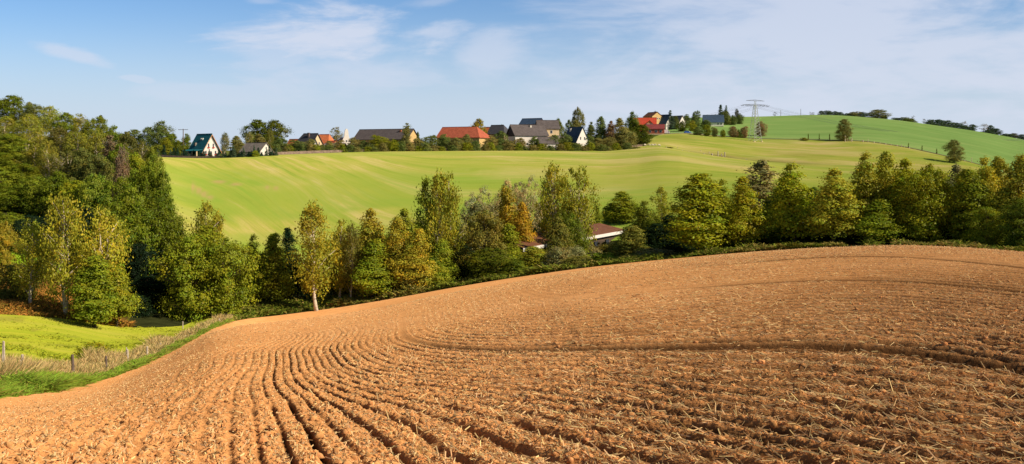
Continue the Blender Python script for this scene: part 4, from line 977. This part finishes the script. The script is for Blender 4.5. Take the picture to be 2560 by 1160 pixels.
# 12 bright red house
t,rf=house('house','house with a bright red roof and a white dormer with orange gable','house',1612,600,R(-8),13.5,10.5,3.3,10.8,'white_wall','bright_red_roof',.3,.6,windows=[('front',-2,1.9,.9,1.1),('front',4,1.9,.9,1.1)],chimneys=[])
d=MB();d.add([(1.0,-5.4,4.0),(5.0,-5.4,4.0),(5.0,-5.4,7.0),(1.0,-5.4,7.0),(1.0,-1.5,4.0),(5.0,-1.5,4.0),(5.0,-1.5,7.0),(1.0,-1.5,7.0)],[(0,1,2,3),(1,5,6,2),(4,0,3,7)])
dm=d.build('dormer',M['white_wall'],t)
MB().add([(1.0,-5.42,7.0),(5.0,-5.42,7.0),(3.0,-5.42,8.9)],[(0,1,2)]).build('dormer_gable',M['trim'],dm)
MB().add([(.7,-5.7,6.75),(3.0,-5.7,9.15),(5.3,-5.7,6.75),(.7,-.9,6.75),(3.0,-.9,9.15),(5.3,-.9,6.75)],[(1,0,3,4),(2,1,4,5)]).build('dormer_roof',M['maroon_roof'],dm)
MB().box((3.0,-5.45,5.6),(.9,.08,1.0)).build('dormer_window',M['glass'],dm)
t,rf=house('house','tall cream house standing right behind the bright red roof','house',1632,630,R(-60),9.5,8.5,9.5,12.3,'yellow_wall','rust_roof',0,.3,windows=[('right',-1.6,8.2,.7,.9),('right',0,8.2,.7,.9),('right',1.6,8.2,.7,.9)])
t,rf=house('house','low red brick house with a maroon roof beside the lane','house',1638,584,R(-10),10.8,7,3.7,6.3,'brick_wall','maroon_roof',.0,.4,windows=[('front',.6,2.1,1.3,1.3),('front',3.4,2.1,1.3,1.3),('front',-3,2.1,1.2,1.2)],doors=[('right',0,1.1,1,2.1)])
MB().box((0,-3.56,.35),(10.9,.12,.7)).build('plinth',M['cream_wall'],t)
# 13 white house right of it, two gables
house('house','white house with blue slate roof left of the blue spruce','house',1662,628,R(-50),9,8,4.0,9.6,'white_wall','blue_roof',.2,.5,windows=[('right',-1,5,.7,1.1),('right',1,5,.7,1.1),('right',1.5,2,.8,1.1)])
house('house','white gabled house end right of the blue spruce','house',1694,632,R(-50),8,7,3.2,8.0,'white_wall','grey_roof',.2,.4,windows=[('right',0,4.5,.7,1)],doors=[('right',1,1.2,1,2.1)])
# 14 blue slate barn
house('barn','barn with a long dark blue slate roof on the hilltop','barn',1783,665,R(-8),13.5,9,3.0,7.8,'white_wall','blue_roof',-.3,.5,windows=[('front',3,1.6,1.0,1.0),('front',5,1.6,1.0,1.0)],doors=[('front',-3,1.3,2,2.4)],chimneys=[(1.5,.3,.8,'white_chimney')])
# sheds in the valley
def shed(label,a,b,zf,depth,slope,name='long_shed'):
    (x0,y0),(x1,y1)=a,b;L=math.hypot(x1-x0,y1-y0);ang=math.atan2(y1-y0,x1-x0)
    t=thing(name,label,'shed',((x0+x1)/2,(y0+y1)/2,zf-5),ang);l=L/2
    r=MB();r.add([(-l,-.4,5.15),(l,-.4,5.15),(l,depth,5.15+slope),(-l,depth,5.15+slope),(-l,-.4,5.3),(l,-.4,5.3),(l,depth,5.3+slope),(-l,depth,5.3+slope)],[(4,5,6,7),(3,2,1,0),(1,2,6,5),(3,0,4,7),(2,3,7,6),(0,1,5,4)]);r.build('roof',M['rust_roof'],t)
    MB().box((0,-.5,4.9),(L+.2,.12,.62)).build('fascia',M['fascia'],t)
    MB().box((0,depth/2,2.4),(L-.6,depth-.4,5.2)).build('wall',M['shed_wall'],t)
    for i in range(int(L//6)):
        u=-l+3+i*6;MB().box((u,-.02+.18-.2,3.4),(1.6,.08,1.0)).build('window',M['glass'],t)
    return t
shed('long low shed with rusty brown roof and white fascia among the valley trees',(1.5,164.5),(24,207),-15.3,5.5,1.25)
shed('second long shed with white fascia, half hidden behind the sunny alders',(50,199),(92,197),-12.6,8,2.0)
# ------------------------------------------------------------------ posts, fences, pylon, poles, vehicles, sheep
def post(name,label,cat,px,Y,toprow,wid,m,group,hmin=.5,tilt=0):
    x,y,z=P(px,Y,-.15);h=max(rowz(toprow,Y)-z,hmin)
    b=MB();hw=wid/2;k=.85
    n=7;a=np.arange(n)*2*math.pi/n
    b.tube([(0,0,0),(tilt*h*.5,.0,h*.5),(tilt*h,0,h-.02),(tilt*h,0,h)],[hw,hw*.95,hw*.9,hw*.55],n)
    o=b.build(name,M[m]);o.location=(x,y,z);return tag(o,label,cat,group)
FP=[(5,38,852,.06,'wood_pale','thin pale fence stake at the very left edge',.03),(12,37,853,.07,'wood_pale','second thin pale stake from the left edge',-.02),(52,35.5,900,.07,'wood_pale','short pale stub beside the thick weathered post',0),(61,36,886,.12,'wood_pale','thick weathered grey fence post left of the low olive bush',-.06),
 (184,42,886,.13,'wood_dark','dark fence post standing in the tall dry grass',-.04),(267,47.5,890,.11,'wood_dark','thin dark fence post by the green verge',-.03),(316,54,868,.07,'wood_pale','faint thin stake behind the dry grass',0),(321,53,873,.12,'wood_pale','pale fence post leaning slightly at the verge',-.05),(368,62,866,.13,'wood_pale','pale fence post right of the leaning one',0),(401,69,858,.13,'wood_pale','pale short post near the small brown bush',0),
 (465,84,838,.16,'wood_pale','pale fence post alone on the slope near the field corner',-.04),(457,122,803,.14,'wood_pale','thin post at the meadow end before the black shadow',0),(513,102,814,.16,'wood_pale','whitish post, first of the cluster at the field corner',0),(535,109,803,.16,'wood_pale','taller whitish post in the cluster at the field corner',-.03),(548,113,796,.16,'wood_pale','last whitish post under the broad round trees',0)]
for px,Y,top,w,m,lab,ti in FP: post('fence_post',lab,'fence post',px,Y,top,w,m,'fence posts along the plowed field',.55,ti)
HP=[(1666,452,377,.35),(1694,470,372,.3),(1706,455,386,.3),(1722,452,390,.5),(1730,450,388,.35),(1736,449,391,.6),(1741,449,393,.6),(1752,475,378,.35),(1759,458,384,.7),(1773,468,379,.35),(1780,447,384,.9),(1795,446,378,.45),(1804,462,384,.45),(1808,446,394,.6),(1812,460,380,.5),(1866,440,404,.35)]
for n,(px,Y,top,w) in enumerate(HP):
    post('wooden_post',f'pale wooden post in the brown grassy hollow, {ORD[n]} from the left','post',px,Y,top,w,'wood_pale','posts in the grassy hollow of the mown field',.8)
GP=[(2113,569,339,.6),(2119,569,346,.3),(2129,568,345,.75),(2157,567,350,.8),(2170,566,347,.3),(2185,566,354,.75),(2200,565,361,.35),(2214,563,359,.7),(2228,562,365,.3),(2243,561,366,.7),(2254,560,361,.35),(2261,559,371,.35),(2273,558,370,.7),(2411,530,400,.7),(2429,527,394,.35)]
for n,(px,Y,top,w) in enumerate(GP):
    post('tree_guard',f'pale wooden guard beside the field path, {ORD[n]} from the left','tree guard',px,Y,top,w,'wood_pale','pale guards along the field path',1.0)
# fences
def fence(name,label,pts,hgt,m,gap=3.0,boards=3,solid=False):
    P3=[np.array(P(px,Y,0)) for px,Y in pts]
    seg=[np.linalg.norm(b-a) for a,b in zip(P3,P3[1:])];T=sum(seg);n=min(95,max(2,int(T/gap)))
    o0=P3[0];t=thing(name,label,'fence',tuple(o0))
    pos=[]
    for i in range(n+1):
        d=T*i/n;k=0
        while k<len(seg)-1 and d>seg[k]: d-=seg[k];k+=1
        q=P3[k]+(P3[k+1]-P3[k])*(d/seg[k]);q[2]=zt(q[0],q[1]);pos.append(q-o0)
    pm=MB().box((0,0,hgt/2),(.14,.14,hgt+.3)).mesh('post',M[m])
    for q in pos: link('post',pm,t,tuple(q))
    b=MB()
    for a,c in zip(pos,pos[1:]):
        for k in range(boards):
            z0=hgt*(.12+.8*k/boards);h=hgt*(.78/boards if solid else .42/boards)
            b.add([(a[0],a[1]-.09,a[2]+z0),(c[0],c[1]-.09,c[2]+z0),(c[0],c[1]-.09,c[2]+z0+h),(a[0],a[1]-.09,a[2]+z0+h),(a[0],a[1]-.05,a[2]+z0),(c[0],c[1]-.05,c[2]+z0),(c[0],c[1]-.05,c[2]+z0+h),(a[0],a[1]-.05,a[2]+z0+h)],[(0,1,2,3),(7,6,5,4),(3,2,6,7),(0,4,5,1)])
    b.build('boards',M[m],t);return t
fence('garden_fence','low dark wooden fence before the teal-roofed house and young conifers',[(392,352),(515,364),(600,368),(690,374)],1.0,'fence_dark',3,3,True)
fence('garden_fence','pinkish brown board fence below the slate house with tall chimney',[(685,375),(760,382),(860,390)],1.35,'fence_wood',3,4,True)
fence('garden_fence','long thin brown fence along the field edge under the barns',[(860,390),(1000,399),(1205,405)],1.35,'fence_wood',3,3)
fence('garden_fence','dark low fence right of the red barn',[(1208,405),(1290,408)],1.0,'fence_dark',3,2)
fence('garden_fence','short pale fence below the slate farmhouse',[(1291,408),(1330,410)],1.0,'fence_wood',2,3,True)
fence('garden_fence','short brown fence below the white gabled house',[(1358,411),(1398,412)],.9,'fence_wood',2,3,True)
fence('garden_fence','short fence on the slope under the dark green tree below the red house',[(1580,440),(1606,444)],1.3,'fence_wood',2,3)
# utility pole
def pole(label,px,Y,top,arm,name='utility_pole'):
    x,y,z=P(px,Y,-.2);h=rowz(top,Y)-z
    t=thing(name,label,'utility pole',(x,y,z))
    MB().tube([(0,0,0),(0,0,h*.5),(0,0,h)],[.22,.19,.16],7).build('pole',M['wood_dark'],t)
    if arm:
        ca=MB().box((0,0,h-.35),(arm,.18,.18)).build('crossarm',M['steel_dark'],t)
        for u in (-.48,-.25,.25,.48): MB().tube([(u*arm,0,h-.26),(u*arm,0,h-.02)],.07,6).build('insulator',M['steel'],ca)
    return t
pole('wooden utility pole with a wide crossarm left of the teal-roofed house',458,385,322,3.9)
pole('thin far power pole without leaves on the crest right of the pylon',1952,850,276,0)
pole('thin far power pole left of the far crest trees',2002,850,272,0)
# lattice pylon
x,y,z=P(1888,562,-.3)
ptop=rowz(252,562)-z
t=thing('lattice_pylon','tall pale steel lattice pylon with two crossarms in the mown field','pylon',(x,y,z),R(24))
def leg(k,s): # half width at height fraction
    return 2.9*(1-k)**1.15*.9+.42
hts=[0,.14,.27,.39,.50,.60,.69,.77,.84,.90,.95];bw=.19
corners=[(-1,-1),(1,-1),(1,1),(-1,1)]
bh=ptop*.90
def cpt(k,c): w=2.7*(1-k)+.62*k;return np.array([c[0]*w,c[1]*w,bh*k])
for c in corners: MB().bar(cpt(0,c),cpt(1,c),bw).build('leg',M['steel'],t)
br=MB();ks=np.linspace(0,1,13)**.86
for i in range(12):
    for a in range(4):
        c0,c1=corners[a],corners[(a+1)%4]
        br.bar(cpt(ks[i],c0),cpt(ks[i+1],c1),.12)
        if i%3==2: br.bar(cpt(ks[i+1],c0),cpt(ks[i+1],c1),.07)
br.build('bracing',M['steel'],t)
hd=MB()
for sx in (-1,1): hd.bar((sx*.6,0,bh),(sx*.5,0,ptop),.13);hd.bar((sx*.6,0,bh),(-sx*.5,0,ptop),.08)
hd.build('head_frame',M['steel'],t)
arms=[]
for (zz,half,th) in ((bh,9.3,.55),(ptop,6.6,.7)):
    a=MB()
    for sy in (-1,1):
        a.bar((-half,0,zz),(0,sy*.7,zz),.11);a.bar((half,0,zz),(0,sy*.7,zz),.11)
    a.bar((-half,0,zz),(0,0,zz+th),.09);a.bar((half,0,zz),(0,0,zz+th),.09)
    for u in np.linspace(-.85,.85,11): a.bar((u*half,0,zz),(u*half*.93,0,zz+th*(1-abs(u))),.06);a.bar((u*half,-.7*(1-abs(u)),zz),(u*half,.7*(1-abs(u)),zz),.06)
    ar=a.build('crossarm',M['steel_dark'],t);arms.append(ar)
    if zz==bh:
        for u in (-.98,-.62,-.32,.32,.62,.98):
            MB().tube([(u*half,-1.5,zz-.25),(u*half,-.8,zz-.55),(u*half,0,zz-.65),(u*half,.8,zz-.55),(u*half,1.5,zz-.25)],.13,5).build('insulator',M['steel_dark'],ar)
fo=MB()
for c in corners: fo.box((c[0]*2.7,c[1]*2.7,.25),(.9,.9,.6))
fo.build('footing',M['cream_wall'],t)
PY=np.array((x,y,z));ca,sa=math.cos(R(24)),math.sin(R(24))
n=0
for u in (-.98,-.62,-.32,.32,.62,.98):
    lx=u*9.3;A=PY+np.array((lx*ca,lx*sa,bh-.4))
    for side in (-1,1):
        B=np.array(((1330-CX)/F*620+lx*.6,640+lx,rowz(318,640))) if side<0 else np.array(((2640-CX)/F*800+lx*.6,800+lx*.8,rowz(346,800)))
        sag=7 if side<0 else 8
        pts=[A+(B-A)*q+np.array((0,0,-sag*4*q*(1-q))) for q in np.linspace(0,1,17)]
        o=MB().tube([p-A for p in pts],.03,4).build('power_line',M['wire']);o.location=tuple(A)
        tag(o,f'thin power line running {"left" if side<0 else "right"} from the pylon, {ORD[[-.98,-.62,-.32,.32,.62,.98].index(u)]} along the crossarm','power line','power lines of the lattice pylon')
# vehicles
def wheels(t,xs,w,r):
    for sx in xs:
        for sy in (-1,1):
            wl=MB().tube([(sx,sy*w-.09,r),(sx,sy*w+.09,r)],r,12).build('wheel',M['tyre'],t)
            MB().tube([(sx,sy*w-.11,r),(sx,sy*w+.11,r)],r*.55,8).build('rim',M['steel'],wl)
def prism(prof,w):
    b=MB();n=len(prof);b.add([(x,-w,z) for x,z in prof]+[(x,w,z) for x,z in prof],[tuple(range(n)),tuple(range(2*n-1,n-1,-1))]+[((i+1)%n,i,i+n,(i+1)%n+n) for i in range(n)]);return b
def bev(o,w=.06):
    m=o.modifiers.new('bevel','BEVEL');m.width=w;m.segments=2;return o
px,Y=1719,583.5
t=thing('parked_car','blue parked car on the lane under the dark round tree','car',P(px,Y,.1),R(8))
bev(prism([(-2.1,.3),(2.1,.3),(2.15,.75),(1.2,.92),(-1.9,.98),(-2.15,.8)],.85).build('body',M['car_blue'],t))
cb=bev(prism([(-1.75,.97),(1.15,.92),(.45,1.45),(-1.3,1.48)],.74).build('cabin',M['car_blue'],t))
for sy in (-1,1):
    MB().add([(-1.45,sy*.76,1.02),(.85,sy*.76,1.0),(.38,sy*.76,1.38),(-1.15,sy*.76,1.4)],[(0,1,2,3) if sy<0 else (3,2,1,0)]).build('window',M['glass'],cb)
MB().add([(1.08,-.62,1.0),(1.08,.62,1.0),(.56,.62,1.40),(.56,-.62,1.40)],[(0,1,2,3)]).build('windscreen',M['glass'],cb)
for sy in (-1,1): MB().box((2.1,sy*.6,.68),(.12,.3,.16)).build('headlight',M['frame'],t)
wheels(t,(-1.3,1.35),.8,.33)
t=thing('parked_van','white box van parked beside the low red brick house','van',P(1666.5,583,.1),R(-6))
bev(prism([(-1.4,.45),(.75,.45),(.75,2.45),(-1.4,2.45)],.85).build('cargo_box',M['car_white'],t))
cb=bev(prism([(.77,.42),(1.75,.42),(1.75,1.0),(1.35,1.75),(.77,1.8)],.8).build('cab',M['car_white'],t))
MB().add([(1.74,-.65,1.08),(1.74,.65,1.08),(1.40,.65,1.68),(1.40,-.65,1.68)],[(0,1,2,3)]).build('windscreen',M['glass'],cb)
for sy in (-1,1): MB().box((1.15,sy*.82,1.35),(.5,.06,.45)).build('window',M['glass'],cb)
wheels(t,(-.85,1.2),.75,.34)
# sheep grazing
def sheep():
    bm=MB()
    ring=[];n=10
    P_=[(-.55,.62,.10),(-.5,.66,.24),(-.25,.68,.31),(.1,.68,.31),(.38,.68,.27),(.52,.66,.20),(.66,.52,.13),(.78,.36,.10),(.88,.22,.075),(.93,.16,.04)]
    for x_,z_,r_ in P_: ring.append([(x_,r_*.85*math.cos(a),z_+r_*math.sin(a)) for a in np.arange(n)*2*math.pi/n])
    vs=[v for r_ in ring for v in r_];fs=[(i*n+k,i*n+(k+1)%n,(i+1)*n+(k+1)%n,(i+1)*n+k) for i in range(len(P_)-1) for k in range(n)]
    fs+=[tuple(range(n-1,-1,-1)),tuple((len(P_)-1)*n+k for k in range(n))]
    bm.add(vs,fs)
    for lx in (-.38,.34):
        for sy in (-.14,.14):
            bm.tube([(lx,sy,.5),(lx+(-.05 if lx<0 else .02),sy,.28),(lx,sy,0)],[.085,.05,.035],6)
    return bm.mesh('sheep',M['wool'],True)
shm=sheep()
for n,(px,Y,rz) in enumerate([(1612,446,.3),(1622.5,446,2.8),(1631,447,.1),(1637.5,450,3.0),(1647,449,.2)]):
    o=link('sheep',shm);o.location=P(px,Y,.12);o.rotation_euler=(0,0,rz);o.scale=(1.15,1.15,1.15)
    tag(o,f'pale grazing sheep left of the brown brush mound, {ORD[n]} from the left','sheep','sheep grazing in the mown field')

# ------------------------------------------------------------------ sky, sun, camera
sc=bpy.context.scene
W=bpy.data.worlds.new('World');sc.world=W;W.use_nodes=True;W.node_tree.nodes.clear();t=NT(W.node_tree)
sky=t.n('ShaderNodeTexSky',{'sky_type':'NISHITA','sun_disc':False,'sun_elevation':SUN_EL,'sun_rotation':SUN_AZ,'altitude':300.0,'air_density':1.0,'dust_density':.6,'ozone_density':2.0})
d=t.n('ShaderNodeTexCoord').outputs['Generated']
sep=t.n('ShaderNodeSeparateXYZ',Vector=d);sx,sy,sz=sep.outputs
iy=t.math('MAXIMUM',sy,.02)
az=t.math('DIVIDE',sx,iy);el=t.math('DIVIDE',sz,iy)   # tangents of bearing and elevation
uv=t.n('ShaderNodeCombineXYZ',X=az,Y=el,Z=0.0).outputs[0]
# blue of the clear air
k=t.sm(0.0,.22,el)
c=sky.outputs[0]
c=t.mix(t.sm(1.2,.35,el),c,t.mix(1.0,c,SKYTINT,'MULTIPLY'))
haze=t.math('MULTIPLY',t.sm(.175,.01,el),HAZEF)
c=t.mix(haze,c,HAZEC)
n1=t.noise(t.map(uv,(5,16,1),rot=(0,0,.08)),1.0,7,.58,.6);n2=t.noise(t.map(uv,(2.2,7,1),loc=(3,1,0)),1.0,5,.55,.4);n3=t.noise(t.map(uv,(14,60,1),rot=(0,0,-.1)),1.0,5,.6,.3)
def blob(x,y,rx,ry,rot=0.0):
    ax=t.math('SUBTRACT',az,x);ey=t.math('SUBTRACT',el,y)
    co,si=math.cos(rot),math.sin(rot)
    p=t.math('DIVIDE',t.math('ADD',t.math('MULTIPLY',ax,co),t.math('MULTIPLY',ey,si)),rx)
    q=t.math('DIVIDE',t.math('SUBTRACT',t.math('MULTIPLY',ey,co),t.math('MULTIPLY',ax,si)),ry)
    r2=t.math('ADD',t.math('MULTIPLY',p,p),t.math('MULTIPLY',q,q))
    return t.math('SUBTRACT',1.0,t.math('SQRT',r2))
def sxy(px,row): return (px-CX)/F,(HR-row)/F
dens=t.math('ADD',t.math('MULTIPLY',t.math('SUBTRACT',n1,.5),2.6),t.math('MULTIPLY',t.math('SUBTRACT',n3,.5),1.1))
def cl(px,row,rx,ry,rot,amt,soft=.35,base=0.0):
    b=blob(*sxy(px,row),rx/F,ry/F,rot)
    return t.math('MULTIPLY',t.sm(base,base+soft,t.math('ADD',b,dens)),amt)
cs=[cl(800,100,330,95,-.03,.85,.75),cl(1060,80,140,34,.2,.6,.8),cl(700,140,160,60,0,.40,.5),cl(870,180,360,80,0,.5,.8),cl(188,140,105,20,-.28,.55,.9),cl(540,235,230,30,-.05,.30,.6),cl(345,198,45,10,-.15,.4,.5),cl(655,2,60,14,0,.3,.9),cl(1080,5,90,16,.1,.3,.9),cl(1230,140,150,80,.4,.55,.9)]
dn=t.math('MULTIPLY',t.math('SUBTRACT',n2,.5),.9)
veil=t.math('MULTIPLY',t.sm(-.05,.30,t.math('ADD',az,t.math('ADD',t.math('MULTIPLY',t.math('SUBTRACT',t.math('MULTIPLY',el,-1.0),-.17),.6),t.math('MULTIPLY',dens,.22)))),t.sm(.26,.56,t.math('ADD',n2,t.math('MULTIPLY',dens,.25))))
m=t.math('MULTIPLY',veil,.8)
for q in cs: m=t.math('MAXIMUM',m,q)
top=t.sm(.55,.25,el);fr=t.sm(.0,.2,sy)
m=t.math('MULTIPLY',m,t.math('MULTIPLY',top,fr))
c=t.mix(m,c,CLOUDC)
c=t.mix(t.sm(.4,1.1,el),c,t.mix(1.0,c,(.5,.5,.5),'MULTIPLY'))
bg=t.n('ShaderNodeBackground',Color=c,Strength=SKYSTR)
o=t.n('ShaderNodeOutputWorld');t.L.new(bg.outputs[0],o.inputs[0])
s=bpy.data.lights.new('sun','SUN');s.energy=5.0;s.angle=R(.5);s.color=(1,.86,.66)
so=bpy.data.objects.new('sun',s);C.objects.link(so)
from mathutils import Vector
ts=Vector((math.sin(SUN_AZ)*math.cos(SUN_EL),math.cos(SUN_AZ)*math.cos(SUN_EL),math.sin(SUN_EL)))
so.rotation_euler=ts.to_track_quat('Z','Y').to_euler();so.location=(0,-20,60)
cam=bpy.data.cameras.new('camera');co=bpy.data.objects.new('camera',cam);C.objects.link(co);sc.camera=co
co.location=(0,0,0);co.rotation_euler=(R(90),0,0);cam.sensor_width=36;cam.lens=F/2560*36
cam.shift_y=(HR-580)/2560;cam.clip_start=.1;cam.clip_end=20000
sc.view_settings.view_transform='Standard';sc.view_settings.look='None';sc.view_settings.exposure=0;sc.view_settings.gamma=1
sc.render.engine='CYCLES';sc.cycles.max_bounces=6;sc.cycles.diffuse_bounces=3;sc.cycles.transmission_bounces=4;sc.cycles.use_denoising=True
